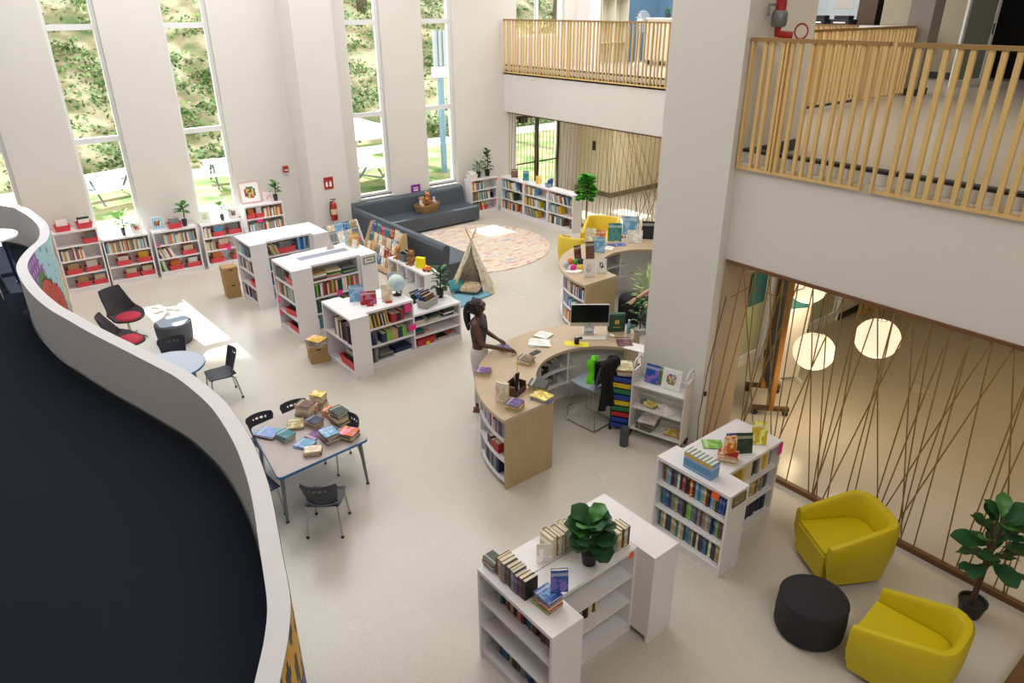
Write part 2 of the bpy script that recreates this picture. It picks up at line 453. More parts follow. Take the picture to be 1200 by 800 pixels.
SILL, HEAD = 0.83, 7.9
def window_wall(name, y, x0, x1, wins, ztop=8.6, th=0.32):
    m = MB(); e = x0
    for a, b, s, h in wins:
        m.box((e, y, 0), (a, y + th, ztop)); m.box((a, y, 0), (b, y + th, s)); m.box((a, y, h), (b, y + th, ztop)); e = b
    m.box((e, y, 0), (x1, y + th, ztop))
    return struct(name, m, WALL)
WL = [(-1.72, -0.85, SILL, HEAD), (0.24, 1.11, SILL, HEAD), (2.16, 3.03, SILL, HEAD), (4.12, 4.99, SILL, HEAD)]
window_wall('wall_back', 15.6, -3, 6.38, WL)
WR = [(7.80, 8.67, SILL, HEAD), (9.76, 10.63, SILL, HEAD), (12.62, 14.30, 0.0, 2.3)]
m = MB(); m.box((7.28, 15.4, 0), (7.8, 15.72, 8.6)); m.box((8.67, 15.4, 0), (9.76, 15.72, 8.6)); m.box((10.63, 15.4, 0), (12.62, 15.72, 8.6))
for a, b in ((7.8, 8.67), (9.76, 10.63)): m.box((a, 15.4, 0), (b, 15.72, SILL)); m.box((a, 15.4, HEAD), (b, 15.72, 8.6))
m.box((12.62, 15.4, 2.3), (14.3, 15.72, 4.25)); m.box((12.62, 15.4, 6.6), (14.3, 15.72, 8.6)); m.box((14.3, 15.4, 0), (22, 15.72, 8.6))
struct('wall_back_right', m, WALL)
struct('wall_column', boxes(((6.38, 14.9, 0), (7.28, 15.75, 8.6))), WALL)

def window(n, x0, x1, y, z0, z1, bars, mull=None, mat_=TRIMW, th=0.07):
    r = bpy.data.objects.new('window_%d' % n, None); col.objects.link(r); r.location = (x0, y + 0.10, z0); r['kind'] = 'structure'
    w, h = x1 - x0, z1 - z0; f = 0.065
    fr = boxes(((0, 0, 0), (f, th, h)), ((w - f, 0, 0), (w, th, h)), ((f, 0, 0), (w - f, th, f)), ((f, 0, h - f), (w - f, th, h)))
    fr.build('window_frame', mat_, r)
    zs = [f] + [b - z0 for b in bars] + [h - f]
    for b in bars: boxes(((f, 0, b - z0 - 0.05), (w - f, th, b - z0 + 0.05))).build('glazing_bar', mat_, r)
    xs = [f] + ([mull - x0] if mull else []) + [w - f]
    if mull: boxes(((mull - x0 - 0.045, 0, f), (mull - x0 + 0.045, th, h - f))).build('mullion', mat_, r)
    for i in range(len(zs) - 1):
        for j in range(len(xs) - 1):
            boxes(((xs[j] + 0.02, 0.03, zs[i] + 0.02), (xs[j + 1] - 0.02, 0.036, zs[i + 1] - 0.02))).build('pane', GLASS, r)
    return r
for i, (a, b, s, h) in enumerate(WL): window(i + 1, a, b, 15.6, s, h, (2.72, 4.68, 6.6))
for i, (a, b, s, h) in enumerate(WR[:2]): window(i + 5, a, b, 15.4, s, h, (2.72, 4.68, 6.6))
window(7, 12.62, 14.3, 15.4, 4.25, 6.6, (), 13.4)
for x in (0.24, 2.16, 4.12): struct('trim_%d' % int(x + 1), boxes(((x - 0.02, 15.52, SILL - 0.04), (x + 0.89, 15.70, SILL))), TRIMW)
for x in (7.8, 9.76): struct('trim_%d' % int(x + 1), boxes(((x - 0.02, 15.34, SILL - 0.04), (x + 0.89, 15.5, SILL))), TRIMW)

# glazed double door of the lower lobby, dark frames and push bars
dr = bpy.data.objects.new('door_1', None); col.objects.link(dr); dr.location = (12.62, 15.5, 0); dr['kind'] = 'structure'
DKF = mat('bronze_door_frame', '3B3225', 0.4, metal=0.4)
for k in range(2):
    x = 0.84 * k
    boxes(((x, 0, 0), (x + 0.06, 0.06, 2.28)), ((x + 0.78, 0, 0), (x + 0.84, 0.06, 2.28)), ((x + 0.06, 0, 0), (x + 0.78, 0.06, 0.12)), ((x + 0.06, 0, 2.2), (x + 0.78, 0.06, 2.28))).build('door_frame', DKF, dr)
    boxes(((x + 0.07, 0.025, 0.13), (x + 0.77, 0.031, 2.19))).build('pane', GLASS, dr)
    MB().tube([(x + 0.05, -0.06, 1.0), (x + 0.79, -0.06, 1.0)], 0.02).build('push_bar', DKF, dr)
boxes(((0.1, -0.18, 2.12), (0.34, -0.02, 2.22))).build('door_closer', BLACKP, dr)

# pillar, galleries and slabs
struct('wall_pillar', boxes(((6.52, 4.42, 0), (7.22, 5.36, 8.6)), ((7.22, 4.42, 3.5), (7.75, 5.36, 8.6))), WALL)
struct('wall_right', boxes(((6.64, -3, 2.43), (6.80, 4.42, 3.50))), WALL)
struct('ceiling', boxes(((6.80, -3, 2.43), (12.2, 4.42, 2.6)), ((7.9, 4.42, 2.43), (12.2, 6.1, 2.6)), ((12.4, -3, 2.43), (22, 15.4, 2.6))), WALL)
struct('floor_upper', boxes(((6.80, -3, 3.4), (12.2, 4.42, 3.5)), ((7.9, 4.42, 3.4), (12.2, 6.1, 3.5)), ((12.2, -3, 3.4), (22, 15.4, 3.5))), UPF)
struct('wall_gallery_side', boxes(((7.9, 6.0, 2.43), (12.2, 6.1, 3.5))), WALL)
struct('wall_gallery', boxes(((12.2, 6.1, 2.47), (12.40, 15.4, 3.5))), WALL)
struct('ceiling.001', boxes(((-3, -3, 8.6), (22, 15.9, 8.7))), WALL)
struct('wall_left', boxes(((-3.2, -3, 0), (-3.0, 15.9, 8.6))), WALL)
struct('wall_front', boxes(((-3, -3.2, 0), (22, -3.0, 8.6))), WALL)
struct('wall_far', boxes(((21.8, -3, 0), (22, 15.4, 8.6))), WALL)
# kerbs at the gallery edges, with the dark rubber strip on top
for i, (a, b) in enumerate((((6.70, -3, 3.5), (6.78, 4.42, 3.60)), ((12.24, 6.1, 3.5), (12.32, 15.4, 3.60)), ((8.0, 6.0, 3.5), (12.2, 6.06, 3.55)))):
    struct('trim_%d' % (20 + i), boxes((a, b)), TRIMW)
    struct('trim_%d' % (30 + i), boxes(((a[0] - 0.004, a[1], b[2]), (b[0] + 0.02, b[1], b[2] + 0.03))), DARKBASE)
struct('trim_40', boxes(((6.66, 4.40, 0), (7.20, 4.419, 2.42))), mat('warm_light_tan', 'B3A08C', 0.7))  # added tan sheet: warm room light on the pillar side, put into its colour
struct('baseboard_pillar', boxes(((6.82, 4.40, 3.5), (7.76, 4.42, 3.62)), ((7.75, 4.42, 3.5), (7.77, 5.36, 3.62))), DARKBASE)

# lower lobby walls behind the far screen
CREAM = mat('cream_panelling', 'E3D5B6', 0.6, var=0.03)
struct('wall_lobby', boxes(((14.9, 14.1, 0), (15.05, 15.4, 2.43)), ((14.9, 13.95, 0), (17.2, 14.1, 2.43)), ((17.2, 12.8, 0), (17.35, 14.1, 2.43)), ((17.2, 6.2, 0), (17.35, 9.0, 2.43))), CREAM)
struct('baseboard_lobby', boxes(((14.88, 13.93, 0), (14.9, 15.4, 0.14)), ((14.9, 13.93, 0), (17.2, 13.95, 0.14))), mat('olive_baseboard', '6E6650', 0.5))
boxes(((14.86, 14.62, 1.25), (14.9, 14.72, 1.5))).build('x', BLACKP).name = 'wall_box'
tag(bpy.data.objects['wall_box'], 'small black control box fixed on the cream lobby wall', 'control box')
window(8, 17.22, 20.6, 12.7, 0.2, 2.3, ()).rotation_euler = (0, 0, R(-90))
bpy.data.objects['window_8'].location = (17.25, 12.8, 0.2)
# lower room behind the near screen
struct('wall_lower_room', boxes(((7.22, 5.30, 0), (7.75, 5.42, 2.43)), ((9.35, 5.30, 0), (10.6, 5.42, 2.43)), ((11.6, 5.30, 0), (14.2, 5.42, 2.43))), WALL)
struct('wall_lower_end', boxes(((16.5, -3, 0), (16.62, 6.2, 2.43))), mat('tan_wall', 'C2AC84', 0.7))
GRN = mat('frosted_green_glass', 'B9C4A8', 0.25, var=0.05)
for k, (xa, xb) in enumerate(((7.78, 8.5), (8.55, 9.3), (10.65, 11.55))):
    d = bpy.data.objects.new('door_%d' % (k + 2), None); col.objects.link(d); d.location = (xa, 5.33, 0); d['kind'] = 'structure'
    w = xb - xa
    boxes(((0, 0, 0), (0.07, 0.05, 2.4)), ((w - 0.07, 0, 0), (w, 0.05, 2.4)), ((0.07, 0, 0), (w - 0.07, 0.05, 0.16)), ((0.07, 0, 2.3), (w - 0.07, 0.05, 2.4))).build('door_frame', TRIMW, d)
    boxes(((0.08, 0.02, 0.17), (w - 0.08, 0.03, 2.29))).build('pane', GRN, d)
struct('baseboard_lower_room', boxes(((9.35, 5.28, 0), (10.6, 5.30, 0.12)), ((11.6, 5.28, 0), (14.2, 5.30, 0.12))), DARKBASE)

# upper floor: blue alcove, end walls, door and dark opening
BLUE = mat('dusty_blue_paint', '6A8CA8', 0.7, var=0.02)
struct('wall_blue', boxes(((16.3, 15.28, 3.5), (18.0, 15.4, 7)), ((18.0, 11.4, 3.5), (18.1, 15.4, 7))), BLUE)
struct('wall_upper_pier', boxes(((14.75, 14.9, 3.5), (15.15, 15.4, 8.6))), TRIMW)
struct('wall_upper_post', boxes(((14.1, 5.9, 3.5), (14.5, 6.3, 8.6))), mat('grey_wall', '8E8880', 0.7))
struct('baseboard_post', boxes(((14.08, 5.88, 3.5), (14.52, 6.32, 3.62))), DARKBASE)
struct('wall_upper_end', boxes(((17.9, 6.25, 3.5), (18.0, 8.6, 8.6))), mat('beige_wall', 'B5AB95', 0.7))
struct('baseboard_upper_end', boxes(((17.87, 6.25, 3.5), (17.9, 8.6, 3.64))), DARKBASE)
struct('wall_dark_room', boxes(((19.0, -3, 3.5), (19.1, 6.9, 8.6))), mat('near_black_curtain', '0A0B10', 0.9))
d = bpy.data.objects.new('door_5', None); col.objects.link(d); d.location = (16.2, 6.15, 3.5); d.rotation_euler = (0, 0, R(-12)); d['kind'] = 'structure'
boxes(((0, 0, 0), (0.07, 0.05, 2.3)), ((0.93, 0, 0), (1.0, 0.05, 2.3)), ((0.07, 0, 2.22), (0.93, 0.05, 2.3)), ((0.07, 0, 0), (0.93, 0.05, 0.12))).build('door_frame', TRIMW, d)
boxes(((0.08, 0.02, 0.13), (0.92, 0.03, 2.2))).build('pane', mat('grey_green_glass', '8C9285', 0.3), d)
MB().tube([(0.85, -0.05, 0.95), (0.85, -0.05, 1.15)], 0.015).build('door_handle', BLACKP, d)
struct('wall_upper_brown', boxes(((18.2, 8.9, 3.5), (18.5, 9.35, 8.6))), mat('brown_panel', '5C4534', 0.6))
struct('wall_upper_white', boxes(((19.2, 9.0, 3.5), (19.3, 15, 8.6))), mat('pale_blue_white', 'DCE8EE', 0.6))

# curved parapet and its raised carpeted floor
OUT = [(0.79, 16.6), (1.13, 15.9), (1.28, 14.69), (1.26, 13.88), (1.14, 13.23), (0.95, 12.81), (0.8, 12.4), (0.7, 11.98), (0.67, 11.53), (0.69, 10.74), (0.78, 9.94), (0.89, 9.43), (1.03, 8.79), (1.22, 8.05), (1.39, 7.38), (1.48, 6.98), (1.545, 6.34), (1.54, 5.9), (1.49, 5.35), (1.39, 4.81), (1.3, 4.45), (1.16, 3.97), (1.02, 3.49), (0.9, 3.23), (0.80, 3.06), (0.6, 2.75), (0.4, 2.5)]
K = 3.05 / 3.35
def smooth_curve(pts, n=6):
    q = []
    for i in range(len(pts) - 1):
        p0, p1, p2, p3 = (Vector(pts[max(i - 1, 0)]), Vector(pts[i]), Vector(pts[i + 1]), Vector(pts[min(i + 2, len(pts) - 1)]))
        for j in range(n):
            t = j / n
            q.append(0.5 * ((2 * p1) + (p2 - p0) * t + (2 * p0 - 5 * p1 + 4 * p2 - p3) * t * t + (3 * p1 - p0 - 3 * p2 + p3) * t ** 3))
    q.append(Vector(pts[-1]))
    return q
oc = [p * K for p in smooth_curve(OUT)]
oc = [p for p in oc if p.y < 15.3]
TH, PT, PF = 0.125, 1.95, 1.2
ic = []
for i, p in enumerate(oc):
    d = (oc[min(i + 1, len(oc) - 1)] - oc[max(i - 1, 0)]).normalized()
    ic.append(p + Vector((d.y, -d.x)) * TH)
for _ in range(3): ic = [ic[0]] + [(ic[i - 1] + ic[i] * 2 + ic[i + 1]) / 4 for i in range(1, len(ic) - 1)] + [ic[-1]]
n = len(oc)
m = MB()
vs = [(p.x, p.y, PF) for p in ic] + [(p.x, p.y, PT) for p in ic] + [(p.x, p.y, PT) for p in oc] + [(p.x, p.y, 0) for p in oc]
for r_ in range(3): m.add(vs, [(r_ * n + i, r_ * n + i + 1, (r_ + 1) * n + i + 1, (r_ + 1) * n + i)[::1] for i in range(n - 1)], 0, None, None, True)
par = struct('wall_parapet', m, CAP)
def sharp(o, deg=35):
    try: o.data.set_sharp_from_angle(angle=R(deg))
    except Exception: pass
sharp(par)
# painted mural on the outer face, a flat print on the curved wall
def ell(y, z, cy, cz, ry, rz, a=0):
    dy, dz = y - cy, z - cz
    u = dy * math.cos(a) + dz * math.sin(a); v = -dy * math.sin(a) + dz * math.cos(a)
    return (u / ry) ** 2 + (v / rz) ** 2
def mural(y, z, s):
    y_ = y
    y = y - 0.85 if y > 5 else y
    if y < 4.2:
        if z < 1.52 + 0.10 * math.sin(s * 2): return lin('4A2A6E') if (int(s * 40) + int(z * 40)) % 9 else lin('7D5AA0')
        if z < 1.56 + 0.10 * math.sin(s * 2): return lin('15131A') if int(s * 16) % 2 else lin('E0A818')
        g = 0.20; a, b = (s / g), (z / 0.30 + (int(s / g) % 2) * 0.5)
        return lin('1F2A1C') if ((a % 1 - 0.5) / 0.28) ** 2 + ((b % 1 - 0.5) / 0.36) ** 2 < 1 else lin('D9A21C')
    e = ell(y, z, 10.85, 0.98, 0.34, 0.58, 0.5)
    if e < 1: return lin('B84A3A') if (int(s * 30) * 7 + int(z * 30) * 3) % 11 else lin('7E3A2C')
    if e < 1.12: return lin('3A2A22')
    if ell(y, z, 10.62, 1.5, 0.2, 0.16) < 1: return lin('4F7A44')
    if y < 10.75 + 0.1 * math.sin(z * 9) and z > 0.7: return lin('7A4C8E') if (math.sin(s * 46) + math.sin(z * 46)) > -0.6 else lin('A887BE')
    for cy, cz, r_ in ((11.6, 1.15, 0.26), (11.72, 0.6, 0.24), (11.3, 0.35, 0.22)):
        q = ell(y, z, cy, cz, r_, r_ * 1.2)
        if q < 1: return lin('D9BE84') if (math.sqrt(q) * 3.2 + math.atan2(z - cz, y - cy) / 6.28) % 1 > 0.22 else lin('6E5638')
    if y < 11.5 + 0.12 * math.sin(z * 14): return lin('9CC3CC') if abs(math.sin(s * 14 + z * 5)) > 0.14 else lin('6F98A6')
    return lin('A5826E') if math.sin(s * 20 + z * 3) > -0.7 else lin('5B4038')
m = MB(); sacc = 0
pts = []
for i in range(n - 1):
    L_ = (oc[i + 1] - oc[i]).length; k = max(1, int(L_ / 0.035))
    for j in range(k): pts.append(oc[i].lerp(oc[i + 1], j / k))
pts.append(oc[-1])
rows = 54
vs = []
for i, p in enumerate(pts):
    d = (pts[min(i + 1, len(pts) - 1)] - pts[max(i - 1, 0)]).normalized(); q = p - Vector((d.y, -d.x)) * 0.003
    vs += [(q.x, q.y, j * 1.945 / rows) for j in range(rows + 1)]
m.v = vs
for i in range(len(pts) - 1):
    sacc += (pts[i + 1] - pts[i]).length
    for j in range(rows):
        a = i * (rows + 1) + j
        m.f.append([a, a + rows + 1, a + rows + 2, a + 1][::-1]); m.m.append(0); m.sm.append(True)
        m.c.append(mural(pts[i].y, (j + 0.5) * 1.945 / rows, sacc))
mu = m.build('mural', MIXED, par)
tag(mu, 'painted mural of fruit, leaves and spotted hide on the outer face')
# raised floor
fl = [(p.x, p.y) for p in ic] + [(-3, 2.5 * K), (-3, 15.3)]
struct('floor_raised', MB().prism(fl, 0.02, PF), CARPET)
m = MB()
bi = []
for i, p in enumerate(ic):
    d = (ic[min(i + 1, n - 1)] - ic[max(i - 1, 0)]).normalized(); bi.append(p + Vector((d.y, -d.x)) * 0.015)
vs = [(p.x, p.y, PF) for p in bi] + [(p.x, p.y, PF + 0.09) for p in bi] + [(p.x, p.y, PF + 0.095) for p in ic]
for r_ in range(2): m.add(vs, [(r_ * n + i, r_ * n + i + 1, (r_ + 1) * n + i + 1, (r_ + 1) * n + i) for i in range(n - 1)], 0, None, None, True)
struct('baseboard_parapet', m, DARKBASE)

# timber sill at the corner of the lounge
struct('baseboard_lounge', boxes(((5.35, 0.50, 0), (6.60, 0.62, 0.16))), BROWNW)

# ================================================================ EXTERIOR
GRASS = voronoi_material('lawn', ['3A5A22', '5F7A32', '8E8458', '9A8A66'], 1.2, 0.95)
struct('ground', boxes(((-20, 15.75, -0.12), (45, 70, -0.05))), GRASS)
PAVE = mat('pale_paving', 'D6D0C4', 0.9, var=0.1, scale=2)
struct('ground_paving', boxes(((-10, 15.75, -0.06), (6.2, 20.8, -0.03)), ((-10, 24.5, -0.06), (30, 26.0, -0.03))), PAVE)
HILL = voronoi_material('ivy_bank_soil', ['5E7040', '9C8A66', 'C9B894', '7C945A'], 0.8, 0.95, detail=6)
def hz_(x, y):
    t = max(0, min(1, (y - 26.5) / 14)); return -0.1 + 8.5 * t + 0.35 * math.sin(x * 0.7) * t + 0.25 * math.sin(x * 1.9 + y) * t
m = MB(); m.grid(lambda u, v: (-15 + 60 * u, 26.5 + 25 * v, hz_(-15 + 60 * u, 26.5 + 25 * v)), 60, 25)
struct('ground_bank', m, HILL)
def leaf_cloud(npts, sampler, size, cols, seed):
    r = random.Random(seed); m = MB()
    for _ in range(npts):
        x, y, z = sampler(r); s_ = size * r.uniform(0.6, 1.4)
        a = Vector((r.uniform(-1, 1), r.uniform(-1, 1), r.uniform(-0.6, 0.6))).normalized(); b = a.cross(Vector((r.uniform(-1, 1), r.uniform(-1, 1), r.uniform(-1, 1)))).normalized()
        p = Vector((x, y, z)); c = lin(r.choice(cols))
        m.add([p - a * s_, p + b * s_ * 0.55, p + a * s_, p - b * s_ * 0.55], [(0, 1, 2, 3)], 0, c)
    return m
def bank(r):
    x = r.uniform(2, 36); y = 26.5 + 20 * r.random() ** 1.4
    return (x, y, hz_(x, y) + r.uniform(0, 0.3))
_rc = random.Random(9); CL = []
for _ in range(1100):
    x, y, z = bank(_rc); CL.append((x, y, z, _rc.uniform(.35, .95)))
def clump(r):
    x, y, z, q = r.choice(CL); a = r.uniform(0, 6.28); d = q * r.random() ** .5
    return (x + d * math.cos(a), y + d * math.sin(a), hz_(x, y) + r.uniform(.3, 1) * q * (1 - (d / q) ** 2) ** .5)
o = leaf_cloud(60000, clump, 0.085, ['4E6A36', '5F7E40', '7A9A52', '93AE6C', '3F5A2C', '9C8A60', 'A8B88A'], 3).build('ivy', LEAFMIX)
tag(o, 'ivy and low shrubs covering the sunny bank outside the tall windows', 'ivy', kind='stuff')
def tree(x, y, r_, zc, seed, lab):
    t = thing('tree', lab, 'tree', (x, y, 0), 0, 'trees on the bank outside')
    z0 = hz_(x, y)
    MB().tube([(0, 0, z0 - 0.3), (0.1, 0, z0 + 3), (0, 0.1, zc)], [0.28, 0.2, 0.1], 8).build('trunk', STEM, t)
    def s_(r):
        while True:
            p = Vector((r.uniform(-1, 1), r.uniform(-1, 1), r.uniform(-1, 1)))
            if 0.3 < p.length < 1: return (p.x * r_, p.y * r_ * 0.8, zc + p.z * r_ * 0.8)
    f = leaf_cloud(7500, s_, 0.52, ['35521F', '4F7330', '6F8F40'], seed).build('foliage', LEAFMIX, t); f['kind'] = 'stuff'
TL = ['wide leafy tree standing outside at the far left window', 'round-crowned tree outside between the two left windows', 'leafy tree behind the second window from the column', 'tall tree outside, straight behind the wall column', 'dense tree outside the first window by the sofa', 'broad tree outside the second window by the sofa', 'tree outside the lobby doors']
for i, x in enumerate((-3, 2.5, 8, 13, 18.5, 24, 30)): tree(x, 33 + (i % 3) * 1.5, 4.3, 17.7 + (i % 2) * 0.8, 50 + i, TL[i])
# picnic tables and canopies in the yard
AL = mat('white_powder_coat', 'E6E6E6', 0.5)
GM = mat('grey_tube_steel', '707478', 0.4, metal=0.5)
def picnic(x, y, rz, lab):
    t = thing('picnic_table', lab, 'picnic table', (x, y, -0.04), rz, 'picnic tables in the yard')
    for k in range(4): boxes(((-0.9, -0.36 + 0.185 * k, 0.70), (0.9, -0.36 + 0.185 * k + 0.17, 0.74))).build('tabletop_board', AL, t)
    for s_ in (-1, 1):
        boxes(((-0.9, s_ * 0.72 - 0.14, 0.42), (0.9, s_ * 0.72 + 0.14, 0.46))).build('bench', AL, t)
        MB().tube([(s_ * 0.65, -0.8, 0.03), (s_ * 0.65, -0.45, 0.40), (s_ * 0.65, -0.2, 0.69), (s_ * 0.65, 0.2, 0.69), (s_ * 0.65, 0.45, 0.40), (s_ * 0.65, 0.8, 0.03)], 0.03).build('leg', GM, t)
        MB().tube([(s_ * 0.65, -0.72, 0.4), (s_ * 0.65, 0.72, 0.4)], 0.025).build('cross_bar', GM, t)
picnic(10.9, 19.6, R(20), 'white picnic table seen through the first window beside the sofa')
picnic(3.9, 23.2, R(15), 'picnic table with grey tube legs seen through the window above the low shelf')
picnic(7.4, 23.0, R(-10), 'picnic table on the lawn seen through the window near the framed artwork')
def canopy(x, y, z, w, lab):
    t = thing('sun_canopy', lab, 'canopy', (x, y, -0.04), R(20), 'white canopies in the yard')
    MB().lathe([(w, z), (w * 0.5, z + 0.28), (0.03, z + 0.5)], 8).build('canopy_cloth', AL, t)
    MB().tube([(0, 0, 0), (0, 0, z + 0.5)], 0.03).build('pole', GM, t)
canopy(10.9, 21.5, 1.35, 1.5, 'white sun canopy above the yard beyond the first sofa-side window')
canopy(9.4, 18.9, 1.0, 0.8, 'smaller white canopy in front of the picnic table by the sofa window')
canopy(13.2, 22.5, 1.7, 0.9, 'white canopy edge seen through the second sofa-side window')
t = thing('outdoor_stair_tower', 'pale blue steel posts carrying a ribbed grey balcony panel outside the second sofa-side window', 'outdoor balcony', (13.35, 20.1, -0.04))
BS = mat('pale_blue_steel', '6F8DA6', 0.5)
boxes(((-0.07, -0.07, 0), (0.07, 0.07, 3.3))).build('post', BS, t)
boxes(((1.0, -0.07, 0), (1.14, 0.07, 3.3))).build('post', BS, t)
boxes(((-0.25, -0.1, 3.0), (2.4, 0.1, 3.3))).build('beam', AL, t)
for k in range(14): boxes(((-0.2 + 0.17 * k, -0.03, 3.32), (-0.2 + 0.17 * k + 0.1, 0.03, 4.35))).build('ribbed_slat', mat('ribbed_grey', 'A8AEB6', 0.5), t)
boxes(((-0.2, 0.03, 3.32), (2.2, 0.06, 4.35))).build('back_sheet', mat('ribbed_grey', 'A8AEB6', 0.5), t)

# ================================================================ RAILINGS AND STRING SCREENS
def railing(name, label, p0, p1, z0, z1, gap, bw, parts_posts=(), toph=0.035):
    """p0,p1 in plan; balusters each a part"""
    a, b = Vector(p0), Vector(p1); L_ = (b - a).length; ang = math.atan2(b.y - a.y, b.x - a.x)
    t = thing(name, label, 'railing', (a.x, a.y, z0), ang)
    h = z1 - z0
    boxes(((0, -0.03, h - toph), (L_, 0.03, h))).build('handrail', RAILT, t)
    boxes(((0, -0.02, 0.0), (L_, 0.02, 0.03))).build('bottom_rail', RAILW, t)
    me = boxes(((-bw / 2, -0.018, 0.03), (bw / 2, 0.018, h - toph))).mesh('baluster', RAILW)
    k = int(L_ / gap)
    for i in range(k):
        x = (i + 0.5) * gap + 0.012 * math.sin(i * 2.3)
        if all(abs(x - q) > 0.035 for q in parts_posts): put(me, 'baluster', t, (x, 0, 0))
    mp = boxes(((-0.011, -0.03, 0.0), (0.011, 0.022, h - toph))).mesh('post', RAILW)
    for q in parts_posts: put(mp, 'post', t, (q, 0, 0))
    return t
railing('balcony_railing', 'maple slat railing from the big white pillar to the gap on the near gallery', (6.615, 4.40), (6.615, 3.05), 3.44, 4.71, 0.098, 0.034, (0.02, 0.40, 1.33))
railing('balcony_railing', 'maple slat railing on the near gallery beyond the gap, running out of the picture', (6.615, 2.98), (6.615, 0.2), 3.44, 4.71, 0.108, 0.042, (0.02, 1.4))
railing('balcony_railing', 'long maple slat railing of the far gallery above the white fascia', (12.172, 15.35), (12.172, 6.2), 3.44, 4.70, 0.105, 0.026, (0.02, 2.45, 4.9, 6.2))
railing('balcony_railing', 'distant maple railing seen through the near gallery railing, brown handrail', (7.92, 6.13), (14.05, 6.13), 3.52, 4.66, 0.125, 0.03, (0.02, 3.0, 6.15))
railing('stair_railing', 'short brown stair railing in the far corner of the lower room', (12.0, 5.15), (13.6, 5.0), 0.02, 1.0, 0.12, 0.03)

def screen(label, x, y0, y1, ztop, gap, spread, seed, doubles, foot=True):
    r = random.Random(seed)
    t = thing('string_screen', label, 'screen', (x, y0, 0))
    L_ = y1 - y0
    boxes(((-0.025, 0, ztop - 0.035), (0.025, L_, ztop))).build('top_rail', BROWNW, t)
    boxes(((-0.03, 0, 0), (0.03, L_, 0.06 if foot else 0.03))).build('bottom_rail', BROWNW, t)
    k = int(L_ / gap)
    cm_ = MB().tube([(0, 0, 0), (0, 0, 1)], 0.007, 5).mesh('cord', CORD)
    def cord(a, b, zt=ztop - 0.03):
        p, q = Vector((r.uniform(-0.012, 0.012), a, 0.04)), Vector((0, b, zt)); d = q - p
        o = put(cm_, 'cord', t, p); o.rotation_euler = d.to_track_quat('Z', 'Y').to_euler(); o.scale = (1, 1, d.length)
    for i in range(k):
        y = (i + 0.5) * gap
        for s_ in ((-1, 1) if doubles else (1,)):
            e = y + s_ * r.uniform(0.1, 1.0) * spread
            if r.random() < 0.25: e = y + s_ * 0.05
            cord(min(L_ - 0.03, max(0.03, e)), y)
    return t
s1 = screen('brown cord screen strung between timber rails beside the mustard armchairs', 6.64, 0.62, 4.38, 2.43, 0.165, 0.55, 5, True)
s2 = screen('tall cord screen below the far gallery, cords nearly upright', 12.25, 6.3, 15.3, 2.47, 0.125, 0.13, 8, False)
_cm = MB().tube([(0, 0, 0), (0, 0, 1)], 0.007, 5).mesh('cord', CORD)
_r = random.Random(4)
for i in range(22):
    a = _r.uniform(2.2, 5.2); b = a + _r.choice((-1, 1)) * _r.uniform(0.4, 1.6)
    p, q = Vector((0.01, a, 0.04)), Vector((0, b, 2.44)); d = q - p
    o = put(_cm, 'cord', s2, p); o.rotation_euler = d.to_track_quat('Z', 'Y').to_euler(); o.scale = (1, 1, d.length)
# ================================================================ BOOKS
def book_mesh(name, cover):
    m = MB()
    m.box((0, 0, 0), (0.1, 1, 1)); m.box((0.9, 0, 0), (1, 1, 1)); m.box((0.1, 0, 0), (0.9, 0.04, 1))
    m.box((0.1, 0.04, 0.03), (0.9, 0.95, 0.97), 1)
    return m.mesh(name, [cover, PAPER])
BOOK, BOOKART = book_mesh('book', COVER), book_mesh('book_art', ART)
SB = MB()          # the many far, small shelf books, joined
PAPC = lin('DDD2B6')
CN = {'navy blue': '1E2A52', 'dark green': '1F3B2A', 'red': 'A8262C', 'cream': 'DCCFAE', 'yellow': 'D9B42A', 'teal': '1F7C82', 'black': '17181C', 'white': 'E4E2DC',
      'orange': 'D8742A', 'light blue': '6FA9CC', 'brown': '6A4A30', 'grey': '7E7F82', 'purple': '56357E', 'lime green': '7CB342', 'pink': 'D0608A', 'maroon': '5E1B26', 'tan': 'B59A6B', 'royal blue': '2455A6'}
P_ALL = list(CN)
P_DARK = ['navy blue', 'black', 'maroon', 'dark green', 'brown', 'grey', 'teal', 'tan', 'royal blue']
P_LIGHT = ['cream', 'white', 'tan', 'light blue', 'cream', 'white', 'cream', 'grey', 'tan', 'white', 'orange', 'grey', 'red', 'cream', 'white']
P_GREEN = ['lime green', 'dark green', 'red', 'maroon', 'cream', 'pink', 'lime green', 'white']
def bk(mx, th, dp, ht, cname, label=None, group=None, art=False):
    if label is None:
        c = lin(CN[cname]); q = mx @ Matrix.Diagonal((th, dp, ht, 1))
        SB.box((0, 0, 0), (1, 1, 0.985), 0, c, q); SB.box((0.12, 0.05, 0.985), (0.88, 1, 1.0), 0, PAPC, q)
        return
    o = bpy.data.objects.new('book', BOOKART if art else BOOK); col.objects.link(o)
    o.matrix_world = mx @ Matrix.Diagonal((th, dp, ht, 1)); o.color = lin(CN[cname])
    return tag(o, label, 'book', group)
